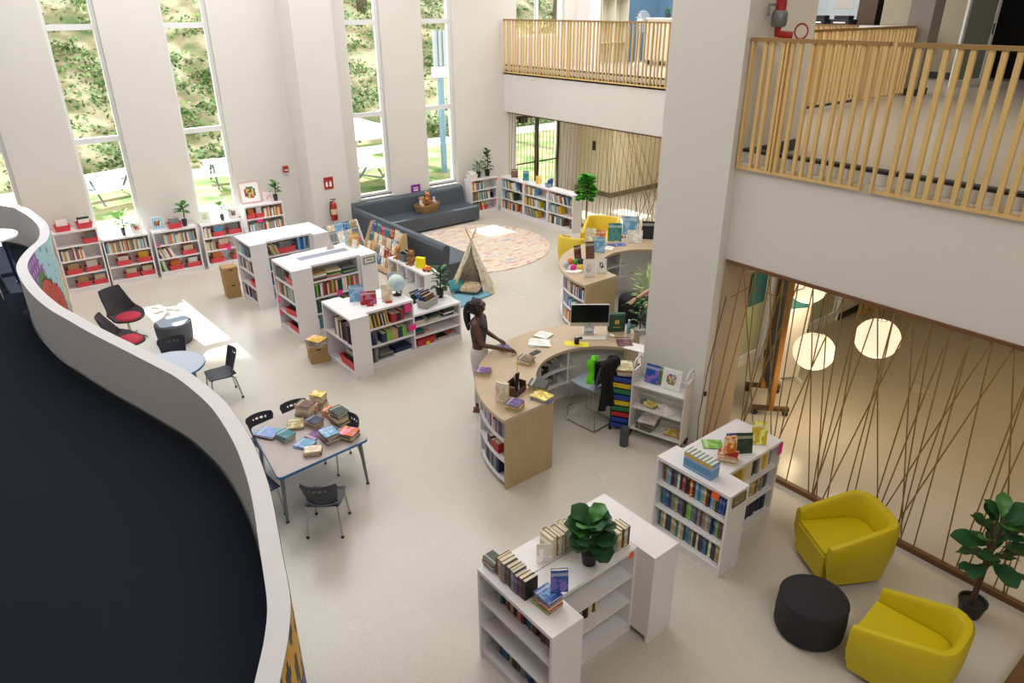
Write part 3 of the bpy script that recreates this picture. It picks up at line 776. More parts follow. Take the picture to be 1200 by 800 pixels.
def row(u, lv, x0, x1, pal, where=None, group=None, h=(0.17, 0.24), th=(0.018, 0.04), d=0.16, front=0.03, lean=0.0, seed=0, flip=False, z=None, order=None):
    r = random.Random(seed * 31 + lv * 7 + 1); x = x0; i = 0
    zz = u['z'][lv] if z is None else z
    while True:
        t = r.uniform(*th)
        if x + t > x1: break
        hh = r.uniform(*h); c = r.choice(pal); dd = d * r.uniform(0.85, 1.1)
        if order: c = order[i % len(order)]
        a = lean + r.uniform(-0.02, 0.02) if lean else 0
        fr = front + r.uniform(0, 0.02)
        mx = u['M'] @ Matrix.Translation((x + (hh * math.sin(max(0, -a))), fr + (dd if flip else 0), zz)) @ Euler((0, a, 0)).to_matrix().to_4x4()
        if flip: mx = mx @ Matrix.Translation((t, 0, 0)) @ Matrix.Rotation(math.pi, 4, 'Z')
        bk(mx, t, dd, hh, c, where and '%s book, %s along the %s' % (c, ordw(i), where), group)
        x += t / math.cos(a) + 0.0008; i += 1
    return x
def flat(x, y, z, w, l, th, cname, rz=0, label=None, group=None, art=True):
    """a book lying flat: w across, l long, th thick, centre x,y"""
    mx = Matrix.Translation((x, y, z)) @ Matrix.Rotation(rz, 4, 'Z') @ Matrix.Translation((w / 2, -l / 2, 0)) @ Matrix(((0, -1, 0, 0), (0, 0, 1, 0), (1, 0, 0, 0), (0, 0, 0, 1)))
    return bk(mx, th, w, l, cname, label, group, art)
def pile(x, y, z, spec, where, group, rz=0, w=0.14, l=0.19, seed=0):
    r = random.Random(seed)
    for i, (c, th) in enumerate(spec):
        pos = 'topmost' if i == len(spec) - 1 else ('bottom' if i == 0 else '%s up' % ordw(i))
        flat(x + r.uniform(-.008, .008), y + r.uniform(-.008, .008), z, w * r.uniform(.95, 1.05), l * r.uniform(.95, 1.05), th, c, rz + r.uniform(-.12, .12),
             where and '%s book, %s in the %s' % (c, pos, where), group)
        z += th + 0.0006
    return z
def upright(x, y, z, w, h, th, cname, face, label, lean=0.18, group=None, stand=True, name='book', cat='book'):
    """a face-out book: its cover looks along the direction FACE (degrees) and leans back"""
    mx = Matrix.Translation((x, y, z + 0.004)) @ Matrix.Rotation(R(face) + math.pi / 2, 4, 'Z') @ Matrix.Rotation(-lean, 4, 'X') @ Matrix.Translation((-w / 2, 0, 0)) @ Matrix(((0, 1, 0, 0), (1, 0, 0, 0), (0, 0, 1, 0), (0, 0, 0, 1)))
    o = bk(mx, th, w, h, cname, label, group, True)
    o.name = name; o['category'] = cat
    return o

# ================================================================ SHELF UNITS
def unit(label, x, y, rz, w, d, h, levels, name='bookcase', bays=1, plinth=0.07, t=0.025, group=None, mat_=None, blank=False, ztop=None, backp=True):
    mat_ = mat_ or WHITE
    T = thing(name, label, 'shelf', (x, y, 0), R(rz), group)
    boxes(((0, 0, h - 0.035), (w, d, h))).build('top_panel', mat_, T)
    for a in (0, w - t): boxes(((a, 0, 0), (a + t, d, h - 0.035))).build('side_panel', mat_, T)
    if backp: boxes(((t, d - 0.012, plinth), (w - t, d, h - 0.035))).build('back_panel', mat_, T)
    boxes(((t, 0.01, 0), (w - t, 0.03, plinth))).build('plinth', mat_, T)
    zs = []
    for i in range(levels):
        z = plinth + (h - 0.035 - plinth) * i / levels
        boxes(((t, 0.004, z), (w - t, d - 0.012, z + 0.02))).build('shelf', mat_, T); zs.append(z + 0.0205)
    for b in range(1, bays): boxes(((w * b / bays - t / 2, 0.002, plinth), (w * b / bays + t / 2, d - 0.012, h - 0.035))).build('divider', mat_, T)
    if blank: boxes(((t, 0.0, plinth), (w - t, 0.012, h - 0.035))).build('front_panel', mat_, T)
    return dict(T=T, M=Matrix.Translation((x, y, 0)) @ Matrix.Rotation(R(rz), 4, 'Z'), z=zs, w=w, d=d, h=h, t=t)
def local(u, x, y, z=0): return u['M'] @ Vector((x, y, z))

def bin_mesh(w, d, h):
    m = MB(); k = 0.012; t = 0.85
    def ring(z, s, off): return [(-w / 2 * s + off, -d / 2 * s + off, z), (w / 2 * s - off, -d / 2 * s + off, z), (w / 2 * s - off, d / 2 * s - off, z), (-w / 2 * s + off, d / 2 * s - off, z)]
    vs = ring(0, t, 0) + ring(h, 1, 0) + ring(h, 1, k) + ring(0.008, t, k)
    fs = [(3, 2, 1, 0), (12, 13, 14, 15)]
    for a in range(3): fs += [(a * 4 + i, a * 4 + (i + 1) % 4, a * 4 + 4 + (i + 1) % 4, a * 4 + 4 + i) for i in range(4)]
    return m.add(vs, fs)
BINM = {}
def book_bin(u, lv, x, label, w=0.24, d=0.2, h=0.11, fill=None, z=None, y=0.13, color='DC4650', tilt=0, name='book_bin', seed=0, lab=True):
    key = (w, d, h, color)
    if key not in BINM: BINM[key] = (bin_mesh(w, d, h).mesh('bin_body', TINT), MB().box((-w / 2 - 0.006, -d / 2 - 0.006, h - 0.012), (w / 2 + 0.006, -d / 2 + 0.001, h)).mesh('bin_rim', TINT), MB().box((-w / 2 - 0.006, d / 2 - 0.001, h - 0.012), (w / 2 + 0.006, d / 2 + 0.006, h)).mesh('bin_rim', TINT))
    p = local(u, x, y, u['z'][lv] if z is None else z)
    T = thing(name, label, 'bin', p, u['M'].to_euler().z + tilt, 'book bins')
    put(BINM[key][0], 'bin_body', T, color=color); [put(q, 'rim', T, color=color) for q in BINM[key][1:]]
    r = random.Random(seed + int(x * 100) + lv)
    q = Matrix.Translation(p) @ Matrix.Rotation(u['M'].to_euler().z + tilt, 4, 'Z')
    yy = -d / 2 + 0.03
    for i in range(5):
        c = r.choice(fill or P_ALL)
        hh = r.uniform(0.16, 0.21)
        bk(q @ Matrix.Translation((-w * 0.36 + r.uniform(0, 0.02), yy, 0.012)) @ Euler((-0.2, 0, 0)).to_matrix().to_4x4() @ Matrix.Translation((0, 0, 0)) @ Matrix(((0, 1, 0, 0), (1, 0, 0, 0), (0, 0, 1, 0), (0, 0, 0, 1))), 0.012, w * 0.68, hh, c)
        yy += 0.028
    return T
def sticker(x, y, z, nrm, w, h, m, label, cat='paper tag', name='paper_tag'):
    o = boxes(((-w / 2, -0.002, -h / 2), (w / 2, 0.0, h / 2))).build(name, m, None, (x, y, z), R(nrm + 90))
    return tag(o, label, cat)

# ---- window-wall bookcases
W = []
W.append(unit('white bookcase with four shelves beside the mural, two red bins on its top', 1.40, 15.27, -2, 0.74, 0.27, 1.21, 4))
W.append(unit('white three-shelf bookcase under the washed-out window, pale wide-leaved plant on top', 2.17, 15.25, -4, 0.83, 0.27, 0.94, 3))
W.append(unit('white three-shelf bookcase between two windows, round-leaved potted plant on top', 3.06, 15.17, -4, 0.84, 0.27, 0.94, 3))
W.append(unit('white three-shelf bookcase under the lawn window, small plant and two pictures on top', 3.98, 15.08, -3, 0.82, 0.27, 0.94, 3))
W.append(unit('taller white bookcase by the column carrying the framed artwork', 4.87, 14.97, -3, 0.83, 0.27, 1.20, 4))
NM = ['the mural-side bookcase', 'the bookcase under the washed-out window', 'the bookcase between two windows', 'the bookcase under the lawn window', 'the bookcase with the framed artwork']
row(W[0], 2, 0.06, 0.44, P_LIGHT, seed=1); row(W[1], 2, 0.05, 0.78, P_LIGHT, seed=2, h=(.19, .22)); row(W[2], 2, 0.2, 0.79, P_LIGHT, seed=3, h=(.17, .2)); row(W[2], 1, 0.04, 0.3, P_LIGHT, seed=4, lean=-0.3)
row(W[2], 0, 0.04, 0.14, ['lime green', 'grey', 'white'], seed=5, lean=-0.2); row(W[3], 2, 0.04, 0.2, P_LIGHT, seed=6); row(W[3], 1, 0.04, 0.22, P_LIGHT + ['teal'], seed=7)
row(W[4], 3, 0.42, 0.62, P_LIGHT, seed=8, h=(.16, .2)); row(W[4], 3, 0.64, 0.79, ['orange', 'cream', 'pink'], seed=9, h=(.16, .2)); row(W[4], 2, 0.08, 0.8, P_LIGHT, seed=10, h=(.14, .18))
for (i, lv, x, pos) in ((0, 3, .60, 'alone on the uppermost shelf'), (0, 1, .20, 'first on the shelf below the books'), (0, 1, .52, 'second on the shelf below the books'),
                        (0, 0, .30, 'first on the bottom shelf'), (0, 0, .6, 'second on the bottom shelf'), (1, 1, .3, 'first on the middle shelf'), (1, 1, .66, 'with yellow book, middle shelf'),
                        (1, 0, .38, 'first on the bottom shelf'), (1, 0, .68, 'second on the bottom shelf'), (2, 1, .62, 'on the middle shelf'), (2, 0, .32, 'holding yellow books on the bottom shelf'),
                        (2, 0, .66, 'second on the bottom shelf'), (3, 2, .34, 'first on the top shelf'), (3, 2, .66, 'second on the top shelf'), (3, 1, .40, 'on the middle shelf'),
                        (3, 0, .22, 'first on the bottom shelf'), (3, 0, .66, 'last on the bottom shelf'), (4, 3, .14, 'first on the top shelf'), (4, 3, .32, 'second on the top shelf')):
    book_bin(W[i], lv, x, 'red book bin %s of %s' % (pos, NM[i]), w=0.17 if i == 4 else 0.27, seed=i * 5, fill=['yellow', 'yellow', 'orange'] if 'yellow' in pos else P_LIGHT, h=0.1)
book_bin(W[0], 0, .20, 'red book bin standing first on top of the mural-side bookcase', w=.27, z=1.211, fill=P_LIGHT)
book_bin(W[0], 0, .56, 'red book bin with taller folders on top of the mural-side bookcase', w=.27, z=1.211, fill=['grey', 'dark green', 'white'])
book_bin(W[2], 0, .46, 'red book bin on top of the bookcase between two windows', w=.27, z=.941, fill=['grey', 'black', 'white'])
def wpos(i, x, y=0.15): p = local(W[i], x, y); return p.x, p.y
def card(x, y, z, w, h, face, label, cols, name='picture_card', cat='picture', frame=None):
    T = thing(name, label, cat, (x, y, z + 0.003), R(face + 90))
    mx = Matrix.Rotation(-0.16, 4, 'X')
    m = MB()
    boxes(((-w / 2, 0.0, 0), (w / 2, 0.012, h)))
    MB().box((-w / 2, 0, 0), (w / 2, 0.012, h), mx=mx).build('board', frame or WPAPER, T)
    k = 10; q = MB(); r = random.Random(label)
    for i in range(k):
        for j in range(k):
            a, b = (i + .5) / k - .5, (j + .5) / k - .5
            c = cols[0] if a * a + b * b > 0.11 else cols[1 + (int((a + .5) * 3) + int((b + .5) * 3) + r.randint(0, 1)) % (len(cols) - 1)]
            q.box((w * .86 * (i / k - .5), -0.003, h * (.07 + .86 * j / k)), (w * .86 * ((i + 1) / k - .5), 0.0, h * (.07 + .86 * (j + 1) / k)), 0, lin(c), mx)
    q.build('printed_face', MIXED, T)
    MB().box((-0.02, 0.012, 0), (0.02, 0.05, 0.012)).build('easel_foot', BLACKP, T)
    return T
card(*wpos(2, .16), .94, .24, .26, -92, 'blue and brown picture book propped on the bookcase between two windows', ['9CC7DD', 'B07A45', 'E8E2D8', '7D4F30'])
card(*wpos(1, .66), .94, .2, .2, -94, 'white card with red figures beside the washed-out window plant', ['F0EEEA', 'B8463E', 'E6E1DA', 'D8A29A'])
card(*wpos(3, .14), .94, .22, .24, -93, 'small pale green framed picture under the lawn window', ['E8ECDD', 'B5C69A', 'DDE4C8'])
card(*wpos(3, .72), .94, .2, .22, -93, 'square picture of many tiny black and white blocks on the low shelf', ['EDE6E2', '5E4A50', 'DCCFC8', 'A77F86'])
card(*wpos(4, .24, .2), 1.2, .44, .46, -93, 'large framed artwork with a red and green motif on the taller bookcase', ['F1EDEA', '3F7A5E', 'A83A36', 'D8B05A', '2F5E50'], 'framed_artwork', 'artwork', mat('rose_frame', 'D9B8B0', 0.5))
card(*wpos(4, .58, .14), 1.2, .2, .2, -93, 'small pink patterned picture leaning beside the large framed artwork', ['E9D5D3', 'C9A0A0', 'F0E8E6'])
sticker(*[*wpos(4, .30, -0.004), 1.03 - .17], -93, .11, .06, PINK, 'pink tag hanging on the shelf edge under the framed artwork')
sticker(*[*wpos(3, .47, -0.004), .38], -93, .09, .09, PINK, 'pink tag on the bookcase under the lawn window')
sticker(*[*wpos(2, .07, -0.004), .665], -94, .07, .03, PINK, 'small pink tag on the bookcase between two windows')

# ---- plants
def leaf_mesh(L_, w, cup=0.25, nu=4, nv=8, tip=0.6):
    m = MB()
    def f(u, v):
        s_ = (u - .5) * 2; K_ = [(0, .07), (.12, .3), (.3, .62), (.5, .88), (.68, 1.0), (.84, .9), (.94, .6), (1.001, .12)] if tip > 1 else [(0, .1), (.2, .6), (.45, 1), (.7, .85), (.9, .4), (1.001, .03)]
        i_ = max(j for j in range(len(K_) - 1) if K_[j][0] <= v); wd = w * (K_[i_][1] + (K_[i_ + 1][1] - K_[i_][1]) * (v - K_[i_][0]) / (K_[i_ + 1][0] - K_[i_][0]))
        return (s_ * wd, v * L_, cup * (abs(s_) * wd * .6) - L_ * 0.35 * v * v + 0.01 * math.sin(v * 12) * s_)
    return m.grid(f, nu, nv).mesh('leaf', LEAFD)
LEAVES = {k: (leaf_mesh(.17, .062, tip=1.25), ) for k in 'a'}
def plant(label, x, y, z, h, spread, nleaf, pot=(0.06, 0.12), potm=None, leafm=None, seed=0, trunk=0.0, lw=.062, ll=.17, tip=1.25, group='potted plants', merge=False, name='potted_plant', top=False, stems=1):
    potm = potm or POTB; leafm = leafm or LEAFD
    T = thing(name, label, 'plant', (x, y, z), 0, group)
    r = random.Random(seed); pr, ph = pot
    MB().lathe([(pr * .72, 0), (pr * .95, ph * .9), (pr, ph * .9), (pr, ph), (pr * .86, ph), (pr * .84, ph * .88)], 16).build('pot', potm, T)
    MB().lathe([(0.0001, ph * .84), (pr * .86, ph * .86)], 12).build('soil', SOIL, T)
    for s_ in range(stems):
        a = s_ * 2.3
        MB().tube([(0.01 * math.cos(a) * stems, 0.01 * math.sin(a) * stems, ph * .8), (0.02 * math.cos(a), 0.02 * math.sin(a), (h + ph) / 2), (0.03 * stems * math.cos(a), 0.03 * stems * math.sin(a), h * .93)], 0.009 + h * .005, 6).build('stem', STEM, T)
    m = leaf_mesh(ll, lw, tip=tip); m.materials.clear(); m.materials.append(leafm)
    M2 = MB() if merge else None
    m_alt = m.copy(); m_alt.materials.clear(); m_alt.materials.append(LEAFM if leafm == LEAFD else leafm)
    base = Matrix.Identity(4)
    for i in range(nleaf):
        f = i / max(1, nleaf - 1); zz = ph + trunk + (h - ph - trunk) * f * .92; az = i * 2.4 + r.uniform(-.3, .3)
        k = math.sin(math.pi * (0.25 + 0.6 * f)); rr = spread * .18 * k
        up = 0.15 + f * 0.9 + r.uniform(-.2, .2)
        s_ = r.uniform(.8, 1.15) * (spread / (ll + spread * .18)) if not top else r.uniform(.8, 1.1)
        mx = Matrix.Translation((rr * math.cos(az), rr * math.sin(az), zz)) @ Matrix.Rotation(az - math.pi / 2, 4, 'Z') @ Matrix.Rotation(up, 4, 'X') @ Matrix.Rotation(r.uniform(-.4, .4), 4, 'Y') @ Matrix.Diagonal((s_, s_, s_, 1))
        if merge: M2.add([v.co for v in m.vertices], [tuple(p.vertices) for p in m.polygons], 0, None, mx, True)
        else:
            o = put(m_alt if (i % 4 == 1 and f > .35) else m, 'leaf', T); o.matrix_local = mx
    if merge:
        o = M2.build('foliage', leafm, T); o['kind'] = 'stuff'
    return T
plant('dark glossy fiddle-leaf plant in a black pot on the near white shelf island', 3.25, 3.05, .952, .40, .20, 30, (.075, .13), seed=3, lw=.088, ll=.16, trunk=.07)
plant('tall dark rubber plant in a black floor pot beside the cord screen', 6.22, 1.12, 0, 1.12, .30, 30, (.12, .16), seed=5, trunk=.36, lw=.07, ll=.22, stems=2, name='floor_plant')
plant('dark leafy plant in a black square pot at the end of the low island', 5.93, 9.22, .662, .52, .17, 24, (.07, .15), seed=8, lw=.055, ll=.15)
plant('small round-leaved plant in a grey pot on the bookcase between two windows', *wpos(2, .66), .94, .42, .17, 9, (.055, .14), POTG, LEAFM, seed=9, trunk=.14, lw=.09, ll=.15)
plant('pale wide-leaved plant in a grey vase below the washed-out window', *wpos(1, .42), .94, .36, .26, 9, (.045, .14), POTG, LEAFL, seed=10, trunk=.05, lw=.08, ll=.2)
plant('bright green broad-leaved plant in a grey vase below the lawn window', *wpos(3, .48), .94, .34, .2, 9, (.045, .13), POTG, LEAFL, seed=11, trunk=.07, lw=.08, ll=.18)
plant('leafy plant in a dark pot beside the framed artwork', *wpos(4, .74), 1.2, .36, .16, 12, (.05, .13), POTG, LEAFM, seed=12, trunk=.05, lw=.07, ll=.14)

# ---- picture-book island I1 and I2 (tall) and I3 (low)
I1e = unit('tall white end bookcase with four shelves, nearest the cardboard boxes by the window wall', 3.96, 13.0, -90, .80, .30, 1.21, 4)
I1m = unit('tall white middle bookcase of the rear island, red bin on its upper shelf', 4.26, 12.28, 0, .86, .36, 1.21, 4)
I1r = unit('plain white end cabinet closing the rear island towards the sofa', 5.42, 12.14, 90, .86, .30, 1.21, 1, 'end_cabinet')
I1b = unit('white bookcase backing the middle of the rear island', 5.12, 13.0, 180, .86, .36, 1.21, 4)
row(I1e, 3, .06, .5, ['light blue', 'white', 'navy blue', 'grey'], seed=21); row(I1e, 2, .05, .74, ['teal', 'dark green', 'grey', 'white', 'pink'], seed=22); row(I1e, 0, .05, .74, ['navy blue', 'grey', 'light blue', 'red', 'white'], seed=23, lean=-.12)
book_bin(I1e, 1, .56, 'empty bright red bin on the second shelf of the rear island end', w=.28, fill=['red'], color='EE3344')
book_bin(I1m, 3, .40, 'red bin on the upper shelf in the middle of the rear island', w=.34, fill=['grey', 'white'])
row(I1m, 3, .05, .2, ['cream', 'tan'], seed=24, lean=-.4); row(I1m, 3, .62, .8, ['light blue', 'royal blue'], seed=25); row(I1m, 2, .05, .82, ['maroon', 'white', 'teal', 'red', 'navy blue'], seed=26, h=(.13, .16)); row(I1m, 1, .05, .82, P_ALL, seed=27)
I2e = unit('tall white end bookcase with red bins on its lower shelves, behind the cardboard box', 3.95, 11.22, -90, .82, .34, 1.23, 4)
I2m = unit('tall white bookcase packed with green and red spines in the middle island', 4.29, 10.50, 0, .88, .33, 1.23, 4)
I2b = unit('white bookcase at the back of the middle island, behind the blue-lined trough', 5.17, 11.25, 180, .88, .24, 1.23, 4)
boxes(((0, 0, 0), (.86, .16, .015))).build('x', mat('pale_blue_liner', '9FB0DC', .5), None, (4.30, 10.84, 1.13)).name = 'trough_liner'
tag(bpy.data.objects['trough_liner'], 'pale blue sheet lining the sunken trough on top of the middle island', 'liner')
I2r = unit('tall white end cabinet with a small framed sign, closing the middle island', 5.47, 10.42, 90, .86, .30, 1.23, 1, 'end_cabinet')
GI2 = 'books in the middle island'
row(I2e, 2, .05, .76, P_LIGHT + P_DARK, h=(.19, .24), seed=31, th=(.03, .055))
row(I2e, 3, .05, .4, ['dark green', 'grey'], seed=32); book_bin(I2e, 3, .56, 'red bin on the top shelf of the middle island end', w=.26)
book_bin(I2e, 1, .50, 'red tray tilting out of the third shelf on the middle island end', w=.4, tilt=.2, color='E02A34', fill=['black', 'pink', 'grey']); book_bin(I2e, 0, .50, 'big red tray with grey folders on the bottom shelf of the middle island end', w=.42, color='E02A34', fill=['grey', 'black', 'teal'])
for k, (cc) in enumerate((['maroon', 'grey', 'white', 'tan'], ['pink', 'lime green', 'dark green', 'cream'], ['purple', 'lime green', 'navy blue', 'grey'])):
    p = local(I2m, .17 + .27 * k, .14)
    pile(p.x, p.y, I2m['z'][3], [(c, .03) for c in cc], None, GI2, w=.24, l=.2, seed=k)
row(I2m, 2, .05, .84, P_GREEN, h=(.2, .24), seed=33, th=(.028, .05)); row(I2m, 1, .05, .5, ['dark green', 'teal', 'grey'], seed=34); row(I2m, 1, .52, .84, ['lime green', 'brown', 'dark green'], seed=35, h=(.12, .16)); row(I2m, 0, .05, .84, ['grey', 'white', 'teal'], seed=36)
sticker(4.76, 10.49, .66, -90, .09, .09, PINK, 'pink tag on a shelf edge in the middle island'); sticker(3.945, 11.1, .55, 180, .1, .12, PINK, 'upper pink tag on the side edge of the middle island end'); sticker(3.945, 11.12, .32, 180, .1, .12, PINK, 'lower pink tag on the side edge of the middle island end')
def wall_frame(x, y, z, nrm, w, h, label, inner='E8E4DC', edge='8E8672', name='framed_sign', bars=True, e=.018):
    T = thing(name, label, 'sign', (x, y, z), R(nrm + 90))
    boxes(((-w / 2, -.012, -h / 2), (w / 2, 0, -h / 2 + e)), ((-w / 2, -.012, h / 2 - e), (w / 2, 0, h / 2)), ((-w / 2, -.012, -h / 2 + e), (-w / 2 + e, 0, h / 2 - e)), ((w / 2 - e, -.012, -h / 2 + e), (w / 2, 0, h / 2 - e))).build('frame', mat('sign_frame_' + edge, edge, .5), T)
    boxes(((-w / 2 + e, -.006, -h / 2 + e), (w / 2 - e, 0, h / 2 - e))).build('insert', mat('sign_insert_' + inner, inner, .6), T)
    if bars: boxes(((-w * .25, -.008, -.006), (w * .25, -.006, .012))).build('printed_line', mat('print_grey', '6A665C', .6), bpy.data.objects[LASTN[0]])
    return T
wall_frame(5.32, 10.415, 1.13, -90, .22, .12, 'small framed section sign on the end cabinet of the middle island')
I3e = unit('low white two-shelf end bookcase facing the round table, in the low island', 4.03, 9.58, -90, .93, .30, .97, 2)
I3m = unit('white three-shelf bookcase with propped books and globe on top, in the low island', 4.33, 8.80, 0, .84, .36, .95, 3)
I3r = unit('lowest white bookcase with wire book bin and dark plant on top', 5.17, 8.84, 0, .90, .42, .67, 3)
I3b = unit('white bookcase backing the low island', 5.17, 9.52, 180, .84, .34, .95, 3)
GI3 = 'books in the low island'
row(I3e, 1, .28, .86, ['black', 'tan', 'navy blue', 'black', 'pink', 'cream'], h=(.26, .33), d=.22, seed=41, th=(.02, .06))
book_bin(I3e, 0, .60, 'red bin of green and cream books on the bottom shelf of the low island end', w=.46, h=.14, color='D8303A', fill=['lime green', 'cream', 'dark green', 'yellow'])
row(I3m, 2, .04, .40, ['yellow', 'brown', 'cream', 'navy blue', 'white', 'yellow', 'black'], h=(.2, .23), seed=42, lean=-.14, th=(.012, .02)); row(I3m, 2, .46, .76, ['brown', 'red', 'black', 'cream'], seed=43, h=(.13, .16), th=(.05, .09))
row(I3m, 1, .04, .16, ['yellow', 'brown', 'navy blue'], seed=44, lean=-.2); row(I3m, 1, .28, .74, ['tan', 'navy blue', 'white', 'lime green'], seed=45, h=(.14, .18), th=(.07, .11)); row(I3m, 0, .04, .2, ['grey', 'brown', 'black'], seed=46, th=(.02, .03))
p = local(I3m, .34, .16); pile(p.x, p.y, I3m['z'][0], [('grey', .03), ('dark green', .03), ('grey', .025)], None, GI3, w=.24, l=.2)
p = local(I3m, .64, .16); pile(p.x, p.y, I3m['z'][0], [('white', .03), ('navy blue', .035), ('navy blue', .03)], None, GI3, w=.3, l=.2)
for k, (x, cc) in enumerate(((.14, ['cream', 'cream', 'navy blue']), (.42, ['cream', 'grey', 'dark green']), (.70, ['black', 'white', 'black', 'dark green']))):
    p = local(I3r, x, .18); pile(p.x, p.y, I3r['z'][2], [(c, .03) for c in cc], None, GI3, w=.2, l=.24, seed=k + 4)
p = local(I3r, .14, .18); pile(p.x, p.y, I3r['z'][1], [('red', .02), ('dark green', .02), ('teal', .02)], None, GI3, w=.18, l=.24)
book_bin(I3r, 0, .24, 'red bin with a yellow tag on the bottom shelf of the lowest bookcase', w=.34, h=.12, color='C02832', fill=['orange', 'brown', 'red'])
p = local(I3r, .58, .18); flat(p.x, p.y, I3r['z'][0], .2, .2, .03, 'black', 0, 'dark book lying flat on the bottom shelf beneath the plant'); p = local(I3r, .76, .2); flat(p.x, p.y, I3r['z'][0], .15, .15, .02, 'orange', .3, 'orange book lying flat on the bottom shelf beneath the plant')
sticker(5.06, 8.795, .84, -90, .1, .13, PINK, 'upper pink tag on the low island below the globe'); sticker(5.12, 8.795, .50, -90, .14, .09, PINK, 'lower pink tag on the low island below the globe'); sticker(5.41, 8.835, .135, -90, .06, .06, mat('yellow_tag', 'E8D82A', .6), 'yellow tag on the red bin in the lowest bookcase')
upright(4.47, 9.27, .95, .22, .25, .012, 'light blue', -120, 'pale blue picture book propped behind the strawberry-red one on the low island')
upright(4.55, 9.05, .95, .24, .2, .012, 'red', -115, 'picture book with red apples on the cover, propped on the low island')
upright(4.83, 8.98, .95, .17, .25, .012, 'cream', -115, 'cream picture book with a blue figure, propped beside the globe')
for x, y in ((4.54, 8.99), (4.82, 8.93)): tag(boxes(((-.05, -.02, 0), (.05, .02, .02))).build('book_rest', REDP, None, (x, y, .951), R(-25)), 'red book rest at the foot of the %s' % ('apple picture book' if x < 4.6 else 'cream picture book'), 'book rest')
# globe
T = thing('desk_globe', 'pale blue globe on a black foot on the low island', 'globe', (5.08, 9.12, .951))
MB().lathe([(.07, 0), (.07, .012), (.02, .03), (.012, .06)], 18).build('foot', BLACKP, T)
MB().ball((0, 0, .2), .135, 20).build('sphere', voronoi_material('globe_print', ['A9C9DC', 'B9D2DF', 'C9D8C4', 'A9C9DC'], 6, .4), T)
MB().tube([(.145 * math.sin(a), 0, .2 - .145 * math.cos(a)) for a in [i * math.pi / 10 for i in range(11)]], .005, 6).build('meridian_arc', CHROME, T)
MB().tube([(.14, 0, .24), (.22, 0, .22)], .005, 6).build('handle_rod', BLACKP, T)
# wire bin on low island
B = book_bin(I3r, 0, .40, 'grey wire bin full of comics, on top of the lowest bookcase', w=.34, d=.2, h=.13, z=.672, color='A9A6A0', fill=['dark green', 'royal blue', 'black', 'brown'], y=.2, tilt=.35)
for k, c in enumerate(('dark green', 'royal blue', 'black')):
    upright(5.46 + .07 * k, 9.14 - .05 * k, .72, .2, .2, .01, c, -75, '%s comic sticking up from the grey wire bin' % c, .45)
# things on I2 top
def folded(x, y, z, s_, label, cols, rz=0):
    T = thing('folded_card', label, 'card', (x, y, z + .002), rz)
    MB().prism([(-s_ * .35, 0), (s_ * .35, 0), (0, s_)], -.01, .01, mx=Matrix.Rotation(math.pi / 2, 4, 'X') @ Matrix.Translation((0, 0, 0))).build('front', mat('card_' + cols, cols, .6), T)
    boxes(((-.05, 0, 0), (.05, .08, .006))).build('base', WPAPER, T)
folded(4.96, 11.1, 1.23, .2, 'white and orange pointed card on the middle island', 'D9CFC6')
upright(5.28, 11.14, 1.23, .16, .22, .01, 'light blue', 170, 'pale blue booklet standing open on the end of the middle island'); upright(5.36, 11.0, 1.23, .18, .24, .012, 'yellow', 60, 'yellow-edged book standing on the end cabinet of the middle island'); upright(5.30, 10.9, 1.23, .12, .14, .01, 'white', 190, 'small white booklet standing in front of the yellow-edged book')

# ---- near island F
F1 = unit('white bookcase with sparse rear rows of books, nearest end of the front island', 2.51, 3.56, -90, .89, .31, .95, 3)
F2 = unit('white bookcase under the fiddle-leaf plant, three nearly empty shelves', 2.82, 2.93, 0, .87, .31, .945, 3)
F2b = unit('white bookcase backing the one under the fiddle-leaf plant', 3.69, 3.55, 180, .87, .30, .945, 3)
F3 = unit('plain white end cabinet with its back to the lounge, in the front island', 3.99, 2.74, 90, .86, .30, .95, 1, 'end_cabinet')
row(F1, 2, .16, .84, P_DARK + ['orange', 'tan'], h=(.15, .19), d=.16, front=.10, seed=51)
row(F1, 0, .10, .84, P_DARK, h=(.16, .2), d=.16, front=.09, seed=52)
row(F2, 1, .30, .55, ['brown', 'maroon', 'cream', 'black'], seed=53, front=.1, h=(.12, .15))
GF = 'books standing on the front island'
U = dict(M=Matrix.Translation((2.51, 3.56, 0)) @ Matrix.Rotation(R(-90), 4, 'Z'), z=[.951])
pile(2.62, 3.50, .951, [('grey', .03), ('grey', .03), ('dark green', .035)], 'dark green pile at the corner of the front island', GF, w=.14, l=.1, rz=R(90))
row(U, 0, .14, .52, ['maroon', 'grey', 'tan', 'purple', 'grey', 'black', 'brown', 'dark green'], 'dark-spined row on the near end of the front island', GF, h=(.17, .19), th=(.028, .05), d=.13, front=.06, seed=54)
zt = pile(2.69, 2.93, .951, [('lime green', .022), ('red', .02), ('orange', .03), ('purple', .02), ('royal blue', .025)], 'colourful heap on the near end of the front island', GF, w=.14, l=.17, seed=5)
upright(2.76, 2.87, zt, .13, .19, .03, 'royal blue', -125, 'royal blue book standing on top of the colourful heap', .12)
U = dict(M=Matrix.Translation((2.82, 3.24, 0)), z=[.946])
row(U, 0, .22, .60, ['cream', 'tan', 'cream', 'brown'], 'cream page-edge row behind the fiddle-leaf plant', GF, h=(.19, .2), th=(.028, .045), d=.14, front=.02, seed=55, flip=True)
upright(2.97, 3.28, .946, .12, .17, .01, 'white', -125, 'white-backed booklet standing beside the cream page-edge row', .1)
U = dict(M=Matrix.Translation((3.44, 2.97, 0)), z=[.946])
row(U, 0, .0, .245, ['dark green', 'black', 'tan', 'grey', 'black'], 'dark row beside the front island end cabinet', GF, h=(.18, .19), th=(.03, .045), d=.14, front=.02, seed=56)
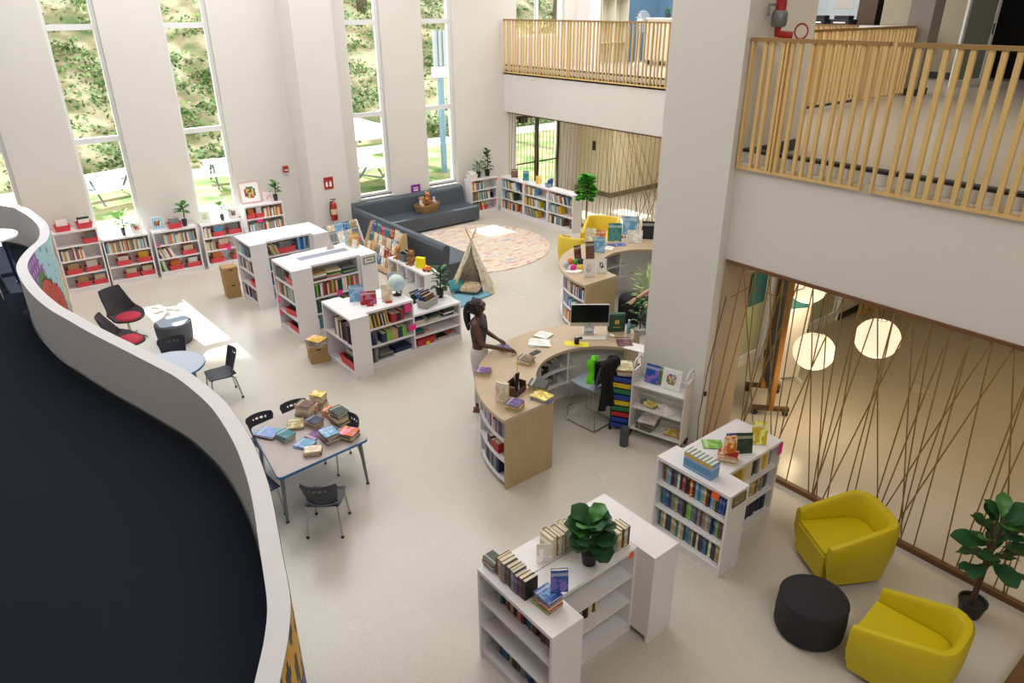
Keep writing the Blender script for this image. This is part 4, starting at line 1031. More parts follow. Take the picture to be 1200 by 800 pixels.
sticker(3.62, 2.927, .90, -90, .05, .06, ORANGE, 'orange tag on the bookcase under the fiddle-leaf plant')

# ---- island by the screen
R1_ = unit('white three-shelf bookcase full of paperbacks, beside the cord screen', 4.83, 3.69, -90, .86, .30, .95, 3)
R2_ = unit('white bookcase with propped books on top, at right angles by the cord screen', 5.13, 3.06, 0, .92, .28, .945, 3)
R2b = unit('white bookcase backing the one with propped books by the cord screen', 6.05, 3.62, 180, .92, .28, .945, 3)
GR = 'paperbacks in the island by the cord screen'
row(R1_, 2, .06, .80, P_ALL, 'top shelf of the island by the screen', GR, h=(.17, .2), th=(.02, .036), d=.14, front=.06, seed=61)
row(R1_, 1, .05, .80, P_DARK + ['light blue', 'lime green', 'cream'], 'middle shelf of the island by the screen', GR, h=(.17, .2), th=(.02, .036), d=.14, front=.06, seed=62)
row(R1_, 0, .05, .80, ['dark green', 'tan', 'cream', 'teal', 'navy blue', 'purple', 'grey'], 'bottom shelf of the island by the screen', GR, h=(.17, .21), th=(.018, .032), d=.14, front=.06, seed=63)
row(R2_, 2, .34, .88, ['grey', 'cream', 'dark green', 'yellow'], h=(.18, .22), th=(.03, .05), seed=64, front=.05); row(R2_, 1, .06, .88, ['tan', 'brown', 'grey', 'dark green'], 'middle shelf facing the armchairs', GR, h=(.16, .2), th=(.03, .05), seed=65, front=.05)
row(R2_, 0, .40, .88, ['navy blue', 'black', 'navy blue'], h=(.18, .22), th=(.05, .08), seed=66, front=.05); book_bin(R2_, 0, .22, 'dark red bin with lime-green book on the bottom shelf facing the armchairs', w=.26, color='7E2430', fill=['lime green', 'red', 'black'])
sticker(4.825, 2.98, .885, 180, .08, .08, ORANGE, 'orange tag on the paperback-filled bookcase by the cord screen'); sticker(6.02, 3.055, .86, -90, .07, .14, PINK, 'pink tag on the corner of the island by the cord screen')
wall_frame(4.97, 2.826, .87, -90, .2, .11, 'small framed section sign on the paperback-filled bookcase', '9E9068', '6E6448')
U = dict(M=Matrix.Translation((4.87, 3.42, 0)) @ Matrix.Rotation(R(-90), 4, 'Z'), z=[.951])
for k in range(7):
    mx = U['M'] @ Matrix.Translation((.046 * k, .02, .951))
    o = bk(mx, .044, .13, .17, 'royal blue', 'light blue volume with yellow head band, %s of the boxed series' % ordw(k), 'boxed series volumes'); o.color = lin('5E96BE')
    boxes(((0, -.002, .135), (.044, 0, .168))).build('head_band', mat('yellow_print', 'D8B42A', .5), o)
    o.children[0].matrix_local = Matrix.Diagonal((1 / .044, 1 / .13, 1 / .17, 1))
flat(5.42, 3.47, .946, .16, .2, .012, 'lime green', .8, 'green and yellow magazine lying flat on the island by the cord screen')
zt = pile(5.30, 3.20, .946, [('cream', .02), ('red', .02), ('cream', .022), ('orange', .018), ('red', .02)], 'red and cream pile by the cord screen', 'books on the island by the cord screen', w=.13, l=.18, seed=9, rz=.5)
upright(5.29, 3.17, zt, .12, .18, .03, 'orange', -115, 'orange book standing on the red and cream pile', .1)
for k, (c, lab) in enumerate((('royal blue', 'blue book standing behind the purple one by the cord screen'), ('purple', 'purple book standing behind the dark green storybook'), ('dark green', 'dark green storybook facing out on the island by the cord screen'))):
    upright(5.47 + .03 * k, 3.24 - .035 * k, .946, .17, .2 + .01 * (k == 2), .02, c, -125, lab, .22)
upright(5.78, 3.17, .946, .15, .24, .02, 'yellow', -140, 'yellow and brown storybook propped near the corner by the cord screen', .25)

# ---- shelves round the rug
RB = [unit('white bookcase between sofa and corner, two potted plants on top', 10.72, 14.92, 0, .86, .30, .93, 3)]
for k in range(3):
    RB.append(unit(('white bookcase nearest the corner along the cord screen', 'middle white bookcase along the far cord screen', 'end white bookcase along the far cord screen, beside the small tree')[k], 11.62, 14.84 - .93 * k, -90, .92, .30, .93, 3))
for i, u in enumerate(RB):
    for lv in range(3):
        w_ = u['w']; a = row(u, lv, .05, w_ * (.45, .74, .55, .64)[(i + lv) % 4], ['cream', 'white', 'tan', 'grey', 'teal', 'light blue', 'dark green', 'brown', 'yellow', 'orange', 'grey', 'white', 'navy blue'], seed=70 + i * 3 + lv, lean=(-.3, -.1, 0, -.25)[(i * 2 + lv) % 4], h=(.17, .21))
        if (i + lv) % 2: row(u, lv, w_ * .84, w_ - .05, P_DARK, seed=90 + i + lv, h=(.15, .2))
book_bin(RB[0], 0, .40, 'red and yellow bin on the bottom shelf of the corner bookcase', w=.3, color='C82A30', fill=['red', 'yellow', 'red'])
for (x, y, z, n_, lab) in ((10.76, 14.915, .86, -90, 'orange tag high on the corner bookcase'), (11.5, 14.915, .3, -90, 'orange tag low on the corner bookcase'), (11.55, 14.915, .86, -90, 'orange tag at the inner edge of the corner bookcase'),
                           (11.615, 13.93, .86, 180, 'orange tag between the first two bookcases along the far cord screen'), (11.615, 13.0, .86, 180, 'orange tag between the middle and end bookcases'), (11.615, 12.1, .45, 180, 'orange tag near the small tree on the end bookcase')):
    sticker(x, y, z, n_, .05, .06, ORANGE, lab)
plant('small bushy fern in a black pot on the corner bookcase', 11.1, 15.1, .932, .36, .18, 26, (.06, .14), POTB, LEAFM, 21, lw=.025, ll=.16, merge=True)
plant('tall dark rubber plant in a black pot on the corner bookcase', 11.38, 15.1, .932, .68, .15, 26, (.075, .16), POTB, LEAFD, 22, lw=.06, ll=.15)
T = book_bin(RB[0], 0, .12, 'white basket of papers at the sofa end of the corner bookcase', w=.24, h=.12, z=.932, color='E9E6E2', fill=['cream', 'white'])
upright(11.78, 14.45, .932, .18, .22, .012, 'brown', -140, 'brown-framed photo book propped on the bookcase nearest the corner'); upright(11.78, 14.0, .932, .16, .24, .012, 'teal', -140, 'teal picture book propped near the glass doors'); upright(11.78, 13.5, .932, .14, .2, .012, 'yellow', -140, 'pale yellow picture book propped near the glass doors')
B = book_bin(RB[3], 0, -.12, 'small tin of supplies in front of the pale yellow picture book', w=.14, d=.1, h=.09, z=.932, color='8FA3B8', fill=['orange', 'royal blue'])
plant('small standard tree with a ball of bright leaves behind the yellow armchair', 11.62, 11.62, 0, 1.42, .30, 60, (.12, .2), POTW, mat('vivid_leaf', '3F9A22', .45, var=.25), 23, trunk=.74, lw=.075, ll=.15, name='floor_plant')
# ================================================================ SOFA, RUG, TEEPEE, DISPLAY RACKS
T = thing('corner_sofa', 'slate grey vinyl corner sofa, long bench under the windows with a low-backed side wing', 'sofa', (7.30, 11.15, 0))
boxes(((.12, 3.30, .04), (3.32, 3.98, .38))).build('bench_seat', SLATE, T, bevel=.02)
m = MB(); pr = [(3.93, .36), (4.0, .74), (4.06, .78), (4.18, .78), (4.2, .74), (4.2, .04), (3.93, .04)]
m.add([(x, y, z) for x in (.0, 3.32) for y, z in pr], [tuple(range(7))[::-1], tuple(range(7, 14))] + [(i, (i + 1) % 7, 7 + (i + 1) % 7, 7 + i) for i in range(7)])
m.build('backrest', SLATE, T, bevel=.015)
boxes(((.12, .02, .04), (.85, 3.30, .38))).build('side_seat', SLATE, T, bevel=.02)
m = MB(); pr = [(-.02, .04), (-.02, .70), (.02, .77), (.08, .79), (.14, .76), (.16, .70), (.12, .38), (.12, .04)]
m.add([(x, y, z) for y in (0, 3.93) for x, z in pr], [tuple(range(8)), tuple(range(8, 16))[::-1]] + [(i, (i + 1) % 8, 8 + (i + 1) % 8, 8 + i)[::-1] for i in range(8)])
m.build('side_backrest', SLATE, T, bevel=.01)
# basket of soft toys
T = thing('wicker_basket', 'tan wicker basket of soft toys on the grey sofa bench', 'basket', (9.30, 14.85, .382), R(8))
m = MB()
for i in range(9):
    z = .012 + i * .022; s_ = 1 + i * .03
    m.tube([(.27 * s_ * math.copysign(abs(math.cos(a)) ** .6, math.cos(a)), .15 * s_ * math.copysign(abs(math.sin(a)) ** .6, math.sin(a)), z) for a in [k * math.pi / 12 for k in range(24)]], .013, 6, close=True)
m.build('woven_wall', mat('wicker', '9C7A4E', .8, var=.25, scale=30), T)
MB().prism([(-.26, -.14), (.26, -.14), (.26, .14), (-.26, .14)], 0, .02).build('bottom', mat('wicker', '9C7A4E'), T)
def toy(x, y, z, s_, c, label, c2=None, rz=0, ears=True, cat='soft toy', name='soft_toy'):
    T = thing(name, label, cat, (x, y, z), rz, 'soft toys')
    f = mat('plush_' + c, c, .95, var=.15, scale=60, bump=.3); g = mat('plush_' + (c2 or c), c2 or c, .95)
    MB().ball((0, 0, .5 * s_), (.36 * s_, .3 * s_, .5 * s_), 10).build('body', f, T)
    MB().ball((.05 * s_, 0, 1.2 * s_), (.33 * s_, .33 * s_, .32 * s_), 10).build('head', f, T)
    for k in (-1, 1):
        if ears: MB().ball((0, k * .28 * s_, 1.45 * s_), (.06 * s_, .13 * s_, .13 * s_), 8).build('ear', g, T)
        MB().tube([(.1 * s_, k * .3 * s_, .8 * s_), (.38 * s_, k * .34 * s_, .45 * s_)], [.12 * s_, .09 * s_], 8).build('arm', f, T)
        MB().tube([(.1 * s_, k * .2 * s_, .12 * s_), (.6 * s_, k * .3 * s_, .1 * s_)], [.15 * s_, .12 * s_], 8).build('leg', f, T)
    MB().ball((.34 * s_, 0, 1.12 * s_), (.12 * s_, .15 * s_, .1 * s_), 8).build('muzzle', g, T)
toy(9.13, 14.87, .56, .13, 'C98C6E', 'pink-brown soft toy at the rear of the wicker basket', 'E3B9A0'); toy(9.36, 14.92, .58, .17, 'C8763A', 'orange-brown lion toy standing tallest in the wicker basket', 'EFE3CF')
toy(9.08, 14.77, .56, .10, 'E9E2D8', 'black and white toy at the near end of the wicker basket', '2A2420'); toy(9.26, 14.76, .56, .105, '8A5A3A', 'brown toy at the front middle of the wicker basket', 'E0CDB5'); toy(9.47, 14.79, .57, .11, 'E4D9D2', 'white toy at the far end of the wicker basket', '5A4A44')
toy(9.23, 14.92, .58, .11, 'B88A5C', 'small tan toy peeping from the middle of the wicker basket', 'D8BE98')
wall_frame(9.33, 15.385, .84, -90, .26, .22, 'purple framed sign on the wall above the sofa back', 'F0E6F2', '8A1F9A', e=.06)
# rug
rug_m, nt, b = nodes_of('faded_patchwork_rug', .95); L = nt.links
t_ = nt.nodes.new('ShaderNodeTexCoord'); mp = nt.nodes.new('ShaderNodeMapping'); mp.inputs['Rotation'].default_value = (0, 0, R(28)); mp.inputs['Scale'].default_value = (0.7, 3.2, 1)
L.new(t_.outputs['Object'], mp.inputs[0]); nz = nt.nodes.new('ShaderNodeTexNoise'); nz.inputs['Scale'].default_value = 1.7; nz.inputs['Detail'].default_value = 6
L.new(mp.outputs[0], nz.inputs['Vector']); rp = nt.nodes.new('ShaderNodeValToRGB'); e = rp.color_ramp.elements
e[0].position = .32; e[0].color = lin('A9A8AE'); e[1].position = .72; e[1].color = lin('B9A070')
for p_, c_ in ((.40, 'DDD6CC'), (.445, 'C8807E'), (.47, 'E2D8C8'), (.54, 'CFC2A8'), (.59, 'E0D3C0'), (.64, 'C9A79A')): x_ = e.new(p_); x_.color = lin(c_)
L.new(nz.outputs['Fac'], rp.inputs[0]); L.new(rp.outputs[0], b.inputs['Base Color'])
pts_ = [(8.12, 11.15), (8.12, 14.3)] + [(9.1 + 1.86 * math.cos(R(a)), 12.78 + 1.78 * math.sin(R(a))) for a in range(118, -118, -6)]
pts_ = [p for p in pts_ if p[1] < 14.42]
tag(MB().prism([(x, y) for x, y in pts_][::-1], .001, .014).build('rug', rug_m), 'faded round rug with red, cream and ochre streaks in front of the sofa', 'rug')
# teepee
TP = voronoi_material('map_print_canvas', ['8A8580', 'C9BCA4', 'E0D6C2', 'D2C4A8', 'B5A88E'], 9, .9)
T = thing('play_teepee', 'small play teepee of printed canvas on wooden poles beside the sofa wing', 'teepee', (7.56, 10.58, 0), R(-34))
A_ = .41; base = [(-A_, -.27), (A_, -.27), (A_, .27), (-A_, .27)]; top = Vector((0, 0, .98))
def pan(i, j, name, open_=False):
    a, b_ = Vector((*base[i], 0)), Vector((*base[j], 0)); ta = top + (a - Vector((0, 0, 0))) * .06; tb = top + b_ * .06
    if not open_:
        m = MB(); m.grid(lambda u, v: (a.lerp(b_, u)).lerp(ta.lerp(tb, u), v), 6, 8, thick=.006); m.build(name, TP, T)
    else:
        m = MB(); mid = a.lerp(b_, .5); tm = ta.lerp(tb, .5); m.grid(lambda u, v: (a.lerp(a.lerp(mid, .12 + .88 * max(0, (v - .55) / .45)), u)).lerp(ta.lerp(tm, u), v), 4, 10, thick=.006); m.build('door_flap', TP, T)
        m = MB(); m.grid(lambda u, v: (b_.lerp(b_.lerp(mid, .5 + .5 * max(0, (v - .45) / .55)), u)).lerp(tb.lerp(tm, u), v) + Vector((0, -.03 * math.sin(u * 6) * (1 - v), 0)), 6, 10, thick=.006); m.build('door_flap', TP, T)
pan(0, 1, 'door_side', True); pan(1, 2, 'side_panel'); pan(2, 3, 'side_panel'); pan(3, 0, 'side_panel')
for a in base:
    a = Vector((*a, 0)); e_ = top + (top - a) * .24
    MB().tube([a * 1.0, e_], .012, 8).build('pole', LWOOD, T)
tag(MB().prism([(6.80, 9.95), (7.68, 10.10), (7.70, 10.50), (7.15, 10.75)], .002, .03).build('floor_mat', mat('ribbed_blue_mat', '6F9DB0', .9, var=.2, wood=(60, 1, 1), scale=2)), 'ribbed blue floor mat lying in the mouth of the teepee', 'mat')
def cushion(x, y, z, s_, m_, label, rx=0, rz=0):
    m = MB()
    def f(u, v, sg):
        a, b_ = (u - .5) * 2, (v - .5) * 2; return (a * s_ * (1 - .1 * b_ * b_), b_ * s_ * .8 * (1 - .1 * a * a), sg * s_ * .35 * ((1 - a ** 4) * (1 - b_ ** 4)) ** .5)
    m.grid(lambda u, v: f(u, v, 1), 10, 10); m.grid(lambda u, v: f(1 - u, v, -1), 10, 10)
    o = m.build('cushion', m_, None, (x, y, z), Euler((rx, 0, rz))); return tag(o, label, 'cushion')
cushion(7.40, 10.42, .13, .20, voronoi_material('patterned_cushion', ['6A5A50', 'C7AE8C', '9A8870', 'D9C8A8'], 14, .9), 'brown patterned cushion in the mouth of the teepee', .2, R(-52)); cushion(7.22, 10.60, .16, .17, mat('teal_cushion', '3F7F84', .9), 'teal cushion leaning inside the teepee', .7, R(-20))
# display racks of picture books
def rack(x, y, rz, w, h, d, rows_, cols_, label, seed, m_=LWOOD, bw=.17, bh=.21):
    T = thing('book_display_rack', label, 'display rack', (x, y, 0), R(rz))
    for a in (0, w - .02): MB().prism([(0, 0), (d, 0), (d, h), (d * .75, h), (0, .18)], a, a + .02, mx=Matrix(((0, 0, 1, 0), (1, 0, 0, 0), (0, 1, 0, 0), (0, 0, 0, 1)))).build('side_panel', m_, T)
    boxes(((.02, 0, .04), (w - .02, d, .07))).build('base_board', m_, T); boxes(((.02, 0, .07), (w - .02, .015, .16))).build('front_lip', m_, T)
    MM = Matrix.Translation((x, y, 0)) @ Matrix.Rotation(R(rz), 4, 'Z'); r = random.Random(seed)
    for i in range(rows_):
        z = .10 + (h - .24) * i / max(1, rows_ - .6); yy = .03 + (d - .08) * i / rows_
        boxes(((.02, yy, z - .015), (w - .02, yy + .05, z))).build('ledge', m_, T)
        for k in range(cols_):
            p = MM @ Vector(((k + .5) * w / cols_ + r.uniform(-.012, .012), yy + .03, z)); c = r.choice(['cream', 'light blue', 'yellow', 'white', 'teal', 'red', 'tan', 'royal blue', 'pink', 'lime green', 'grey', 'cream'])
            upright(p.x, p.y, z, bw * r.uniform(.85, 1.05), bh * r.uniform(.85, 1.1), .008, c, rz - 90, '%s picture book, %s along the %s row, %s' % (c, ordw(k), ('lowest', 'second', 'third', 'top')[i], seed_name), .22, 'picture books on the racks', name='picture_book', cat='picture book')
seed_name = 'rack beside the sofa wing'; rack(6.66, 13.42, -90, 1.30, .86, .42, 4, 7, 'light wood rack of face-out picture books against the back of the sofa wing', 5)
seed_name = 'rack below the extinguisher'; rack(5.92, 13.72, 4, 1.10, .74, .40, 4, 6, 'rack of face-out picture books below the red fire extinguisher', 6, m_=WHITE)
# cube bench with toys
CB = unit('low white cube bench with soft toys on top, beside the sofa wing', 6.62, 12.15, -90, 1.36, .34, .45, 1, 'cube_bench', bays=4)
toy(6.76, 11.96, .452, .16, 'C08040', 'orange-brown plush monkey on the cube bench', rz=R(190)); toy(6.78, 11.47, .452, .19, '9A6C40', 'brown long-eared plush dog in the middle of the cube bench', '7A4E2C', rz=R(190))
o = book_bin(CB, 0, .40, 'dark mesh basket of small items on the cube bench', w=.22, d=.2, h=.16, z=.452, color='5C6266', fill=['grey', 'black'], y=.17)
m = MB(); m.prism([(-.09, -.05), (.09, -.05), (.09, .05), (-.09, .05)], 0, .2); tag(m.build('tote_bag', mat('bright_yellow_cloth', 'F0DE10', .8), None, (6.80, 11.20, .452), R(-60), bevel=.02), 'bright yellow cloth bag on the cube bench', 'bag')
T = thing('toy_truck', 'small orange toy at the near end of the cube bench', 'toy', (6.78, 10.95, .452), R(-60))
boxes(((-.08, -.04, .02), (.08, .04, .06)), ((.0, -.04, .06), (.07, .04, .1))).build('body', mat('orange_plastic', 'E2702A', .4), T)
for a in (-.05, .05):
    MB().tube([(a, -.045, .02), (a, .045, .02)], .02, 10).build('wheel', BLACKP, T)
upright(6.80, 12.2, .452, .16, .22, .01, 'cream', 200, 'cream picture book standing at the far end of the cube bench')
T = thing('waste_bin', 'grey tapered waste bin between the middle island and the cube bench', 'waste bin', (6.22, 11.2, 0))
MB().lathe([(.11, 0), (.15, .42), (.155, .42), (.155, .44), (.14, .44), (.105, .02)], 20).build('body', mat('grey_bin_plastic', '8F9196', .5), T)

# wall fixtures
T = thing('fire_extinguisher', 'red fire extinguisher hung on the wall column', 'fire extinguisher', (6.80, 14.80, .62))
MB().lathe([(.07, 0), (.075, .02), (.075, .34), (.05, .4), (.025, .42)], 18).build('cylinder', REDP, T); MB().lathe([(.077, .14), (.077, .26)], 18).build('label_band', mat('extinguisher_label', 'D9C9A0', .6), T)
MB().tube([(0, 0, .42), (0, 0, .47)], .02).build('valve', CHROME, T); MB().tube([(-.06, 0, .47), (.05, 0, .47), (.07, 0, .44)], .01).build('lever', BLACKP, T); MB().tube([(.03, 0, .45), (-.08, -.02, .42), (-.10, -.02, .25), (-.08, 0, .1)], .009).build('hose', BLACKP, T)
boxes(((-.03, .07, .1), (.03, .095, .4))).build('wall_bracket', BLACKP, T)
T = thing('extinguisher_sign', 'red sign with white extinguisher pictograms on the wall column', 'sign', (6.79, 14.895, 1.31))
boxes(((-.11, -.008, 0), (.11, 0, .26))).build('plate', REDP, T)
for a in (-.05, .04): boxes(((a - .025, -.011, .05), (a + .025, -.008, .15))).build('pictogram', WPAPER, T); MB().tube([(a, -.0095, .15), (a, -.0095, .18)], .008, 6).build('pictogram', WPAPER, T)
T = thing('fire_alarm', 'small red fire alarm box on the wall beside the column', 'alarm', (6.12, 15.59, 1.66)); boxes(((-.06, -.05, 0), (.06, 0, .14))).build('housing', REDP, T, bevel=.008); boxes(((-.04, -.054, .04), (.04, -.05, .07))).build('push_plate', WPAPER, T)
T = thing('wall_switch', 'small white switch plate on the wall above the corner plants', 'switch', (11.55, 15.39, 1.15)); boxes(((-.04, -.01, 0), (.04, 0, .12))).build('plate', TRIMW, T); boxes(((-.015, -.014, .04), (.015, -.01, .08))).build('rocker', TRIMW, T)

# cardboard boxes
def carton(x, y, z, rz, label, w=.27, d=.3, h=.28):
    T = thing('cardboard_box', label, 'box', (x, y, z), R(rz), 'cardboard boxes')
    boxes(((0, 0, 0), (w, d, h - .09))).build('body', CARDB, T); boxes(((-.006, -.006, h - .09), (w + .006, d + .006, h))).build('lid', CARDB, T); boxes(((w / 2 - .035, -.008, h - .12 + .06), (w / 2 + .035, -.0055, h - .04))).build('hand_hole', mat('hole_dark', '3A2C1C', .9), T)
carton(3.74, 9.56, 0, -14, 'lidded cardboard box with magazines on top, beside the low island')
carton(3.70, 13.10, 0, -4, 'lower of two cardboard boxes stacked behind the rear island', .25, .25, .3); carton(3.70, 13.10, .301, -2, 'upper of two cardboard boxes stacked behind the rear island', .25, .25, .3)
zt = pile(3.90, 9.62, .281, [('white', .02), ('grey', .02), ('white', .02), ('grey', .02), ('yellow', .012)], 'magazine pile on the lidded cardboard box', 'magazines on the box', w=.2, l=.27, rz=.4)

# ================================================================ ARMCHAIRS, POUFS, LOUNGE CHAIRS
def tub_chair(label, x, y, face, m_, s_=1.0, group='yellow tub armchairs'):
    """local +x is where the sitter looks"""
    T = thing('tub_armchair', label, 'armchair', (x, y, 0), R(face), group)
    W2, Dp = .335 * s_, .36 * s_
    def outline(off, tp=1.0):
        pts = []
        w, d = (W2 - off) * tp, (Dp - off) * tp
        pts.append((Dp * tp, -w)); pts.append((.05, -w))
        for a in range(-90, -269, -15):
            c, s2 = math.cos(R(a)), math.sin(R(a)); pts.append((-.06 + (d - .06 + 0) * -abs(c) ** .62, w * math.copysign(abs(s2) ** .62, s2)))
        pts.append((.05, w)); pts.append((Dp * tp, w)); return pts
    o_, i_ = outline(0), outline(.085); n_ = len(o_)
    def hgt(p): t = max(0, min(1, (Dp - p[0]) / (Dp * 1.5))); return (.50 + .17 * t ** 1.0) * s_
    m = MB(); vs = []
    prof = [lambda o, i, h: (*o, .07)]
    for k in range(n_):
        o, i = Vector(o_[k]), Vector(i_[k]); h = hgt(o)
        ob = Vector(o) * .90
        vs += [(ob.x, ob.y, .06), (o.x, o.y, h * .55), (o.x, o.y, h - .03), (*o.lerp(i, .25), h), (*o.lerp(i, .75), h), (i.x, i.y, h - .03), (i.x * .97, i.y * .97, .30 * s_)]
    q = 7
    m.add(vs, [(k * q + j, (k + 1) * q + j, (k + 1) * q + j + 1, k * q + j + 1)[::-1] for k in range(n_ - 1) for j in range(q - 1)], 0, None, None, True)
    m.add(vs[:q], [tuple(range(q))[::-1]]); m.add(vs[-q:], [tuple(range(q))])
    o = m.build('shell', m_, T); sharp(o, 50)
    inn = outline(.09); mS = MB()
    cx = [(p[0] * .985 + (.02 if k in (0, n_ - 1) else 0), p[1] * .985) for k, p in enumerate(inn)]
    mS.prism(cx[::-1], .08, .36 * s_); mS.prism([(a * .97, b_ * .97) for a, b_ in cx][::-1], .36 * s_, .40 * s_)
    mS.build('seat_cushion', m_, T, bevel=.012)
    for a, b_ in ((.25, .22), (.25, -.22), (-.25, .18), (-.25, -.18)): MB().lathe([(.02, 0), (.025, .07)], 8, (a * s_, b_ * s_, 0)).build('foot', BLACKP, T)
    return T
tub_chair('mustard yellow tub armchair nearer the cord screen, turned towards the white island', 5.90, 2.17, 148, YEL)
tub_chair('mustard yellow tub armchair closest to the floor plant, its back to the timber sill', 5.06, 1.20, 94, YEL)
tub_chair('pale yellow tub armchair behind the curved display desk, facing the hall', 11.05, 10.55, 215, YELB, 1.15)
tub_chair('pale yellow tub armchair at the rug edge, seen from behind', 10.12, 10.38, 25, YELB, 1.0)
T = thing('round_pouf', 'large black fabric pouf between the two mustard armchairs', 'pouf', (4.92, 1.95, 0)); MB().lathe([(.27, .02), (.29, .06), (.295, .20), (.285, .36), (.26, .385), (0.001, .39)], 40).build('cushion_body', BLACKF, T); MB().lathe([(.25, 0), (.25, .02)], 30).build('base_ring', BLACKP, T)
MB().tube([(.283 * math.cos(a), .283 * math.sin(a), .365) for a in [k * math.pi / 20 for k in range(40)]], .004, 5, close=True).build('piping', BLACKF, T)
T = thing('lobed_pouf', 'grey pouf with a pale blue wavy-edged top near the red-seated chairs', 'pouf', (2.38, 11.78, 0))
MB().lathe([(.25, .01), (.265, .04), (.28, .20), (.285, .33), (.27, .352), (.001, .353)], 40).build('side', GREYF, T)
lob = [((.245 + .018 * math.cos(5 * a)) * math.cos(a), (.245 + .018 * math.cos(5 * a)) * math.sin(a)) for a in [k * math.pi / 30 for k in range(60)]]
MB().prism(lob, .354, .362).build('top_pad', GREYL, T)
T = thing('round_ottoman', 'dark round ottoman beyond the computer, beside the trailing plant', 'pouf', (8.85, 7.62, 0)); MB().lathe([(.22, .0), (.24, .04), (.24, .40), (.22, .43), (.001, .435)], 28).build('cushion_body', BLACKF, T)
def lounge(label, x, y, face):
    T = thing('lounge_chair', label, 'lounge chair', (x, y, 0), R(face), 'charcoal lounge chairs')
    def f(u, v):
        a = (u - .5) * 2
        P_ = [(.27, .36, .24), (.12, .325, .285), (-.06, .32, .29), (-.19, .38, .28), (-.25, .53, .24), (-.29, .70, .215), (-.33, .84, .185)]
        q = v * 6; i = min(5, int(q)); k = q - i
        px, pz, w = [P_[i][n_] * (1 - k) + P_[i + 1][n_] * k for n_ in range(3)]
        wing = a * a
        return (px - .16 * wing * max(0, 1 - v * 3.2) + wing * (.03 + .10 * math.exp(-((v - .62) / .22) ** 2)), a * w, pz + wing * .13 * math.exp(-((v - .35) / .25) ** 2))
    m = MB(); m.grid(f, 14, 24, thick=-.03); m.build('shell', mat('charcoal_wool', '3A373B', .85, var=.08, scale=40), T)
    MB().lathe([(.001, .345), (.16, .35), (.20, .37), (.20, .395), (.16, .425), (.001, .43)], 28, (.04, 0, 0), sx=1.0, sy=1.02).build('seat_cushion', REDF, T)
    MB().lathe([(.022, .05), (.022, .33)], 10).build('column', CHROME, T)
    for k in range(4): a = k * math.pi / 2 + .6; MB().tube([(0, 0, .07), (.26 * math.cos(a), .26 * math.sin(a), .015)], [.02, .012], 8).build('base_arm', CHROME, T)
lounge('charcoal high-backed lounge chair with red seat, nearer the window bookcases', 1.84, 12.40, -66); lounge('charcoal lounge chair with red seat, half hidden by the parapet', 1.60, 11.38, -14)

# ================================================================ SCHOOL CHAIRS AND TABLES
def LAST(): return bpy.data.objects[LASTN[0]]
def school_chair(label, x, y, face, m_=DARKP, s_=.86, z=0, sled=False):
    T = thing('school_chair', label, 'chair', (x, y, z), R(face), 'school chairs')
    def seat(u, v):
        a = (u - .5) * 2; return ((.21 - .42 * v) * s_, a * (.20 + .02 * math.sin(v * 3)) * s_, (.44 - .025 * math.sin(math.pi * v) + .012 * a * a - .03 * (1 - v) ** 6) * s_)
    m = MB(); m.grid(seat, 10, 10, thick=-.012 * s_); m.build('seat', m_, T)
    def back(u, v):
        a = (u - .5) * 2; w = (.17 + .05 * v) if v < .8 else .22 - .02 * ((v - .8) / .2) ** 2
        return ((-.20 - .10 * v + .07 * a * a) * s_, a * w * s_, (.47 + .33 * v) * s_)
    m = MB(); m.grid(back, 18, 10, thick=.012 * s_, skip=lambda i, j: j == 7 and i in (5, 7, 8, 10, 11, 13)); m.build('backrest', m_, T)
    r_ = .0135 * s_; GL = []
    for k in (-1, 1):
        p = [(.17, .17), (.20, .21)], [(-.15, .17), (-.24, .22)]
        MB().tube([(.0, k * .17 * s_, .415 * s_), (.15 * s_, k * .17 * s_, .415 * s_), (.18 * s_, k * .18 * s_, .39 * s_), (.21 * s_, k * .21 * s_, .03 * s_)], r_, 8).build('leg', CHROME, T); GL.append((LAST(), .21, k))
        MB().tube([(.0, k * .165 * s_, .405 * s_), (-.15 * s_, k * .17 * s_, .405 * s_), (-.18 * s_, k * .18 * s_, .38 * s_), (-.24 * s_, k * .21 * s_, .03 * s_)], r_, 8).build('leg', CHROME, T); GL.append((LAST(), -.24, k))
    for o, q, k in GL: MB().lathe([(.018 * s_, 0), (.022 * s_, .02 * s_), (.012 * s_, .035 * s_)], 8, (q * s_, k * .21 * s_, 0)).build('glide', BLACKP, o)
    return T
school_chair('dark school chair drawn up at the near side of the book-covered table', 2.27, 5.92, 52)
school_chair('navy school chair tucked under the parapet side of the book-covered table', 1.78, 6.55, 5, NAVY)
school_chair('dark school chair behind the book-covered table, nearest the parapet', 2.24, 7.40, -88, s_=.76)
school_chair('dark school chair behind the book-covered table, beside the tan and yellow piles', 2.66, 7.43, -95, s_=.76)
school_chair('dark school chair behind the dark green pile of the book-covered table', 2.90, 6.83, 182, s_=.76)
def table_leg(T, x, y, h, m_=STEELG, r_=.018): MB().lathe([(.02, 0), (.02, .02)], 8, (x, y, 0)).build('glide', BLACKP, MB().tube([(x * .94, y * .94, h), (x, y, .02)], [r_ * 1.2, r_ * .8], 10).build('leg', m_, T))
T = thing('trapezoid_table', 'trapezoid grey laminate table with blue edge, covered in piles of books', 'table', (2.44, 6.81, 0))
tp = [(-.54, -.62), (.56, -.54), (.39, .66), (-.40, .54)]
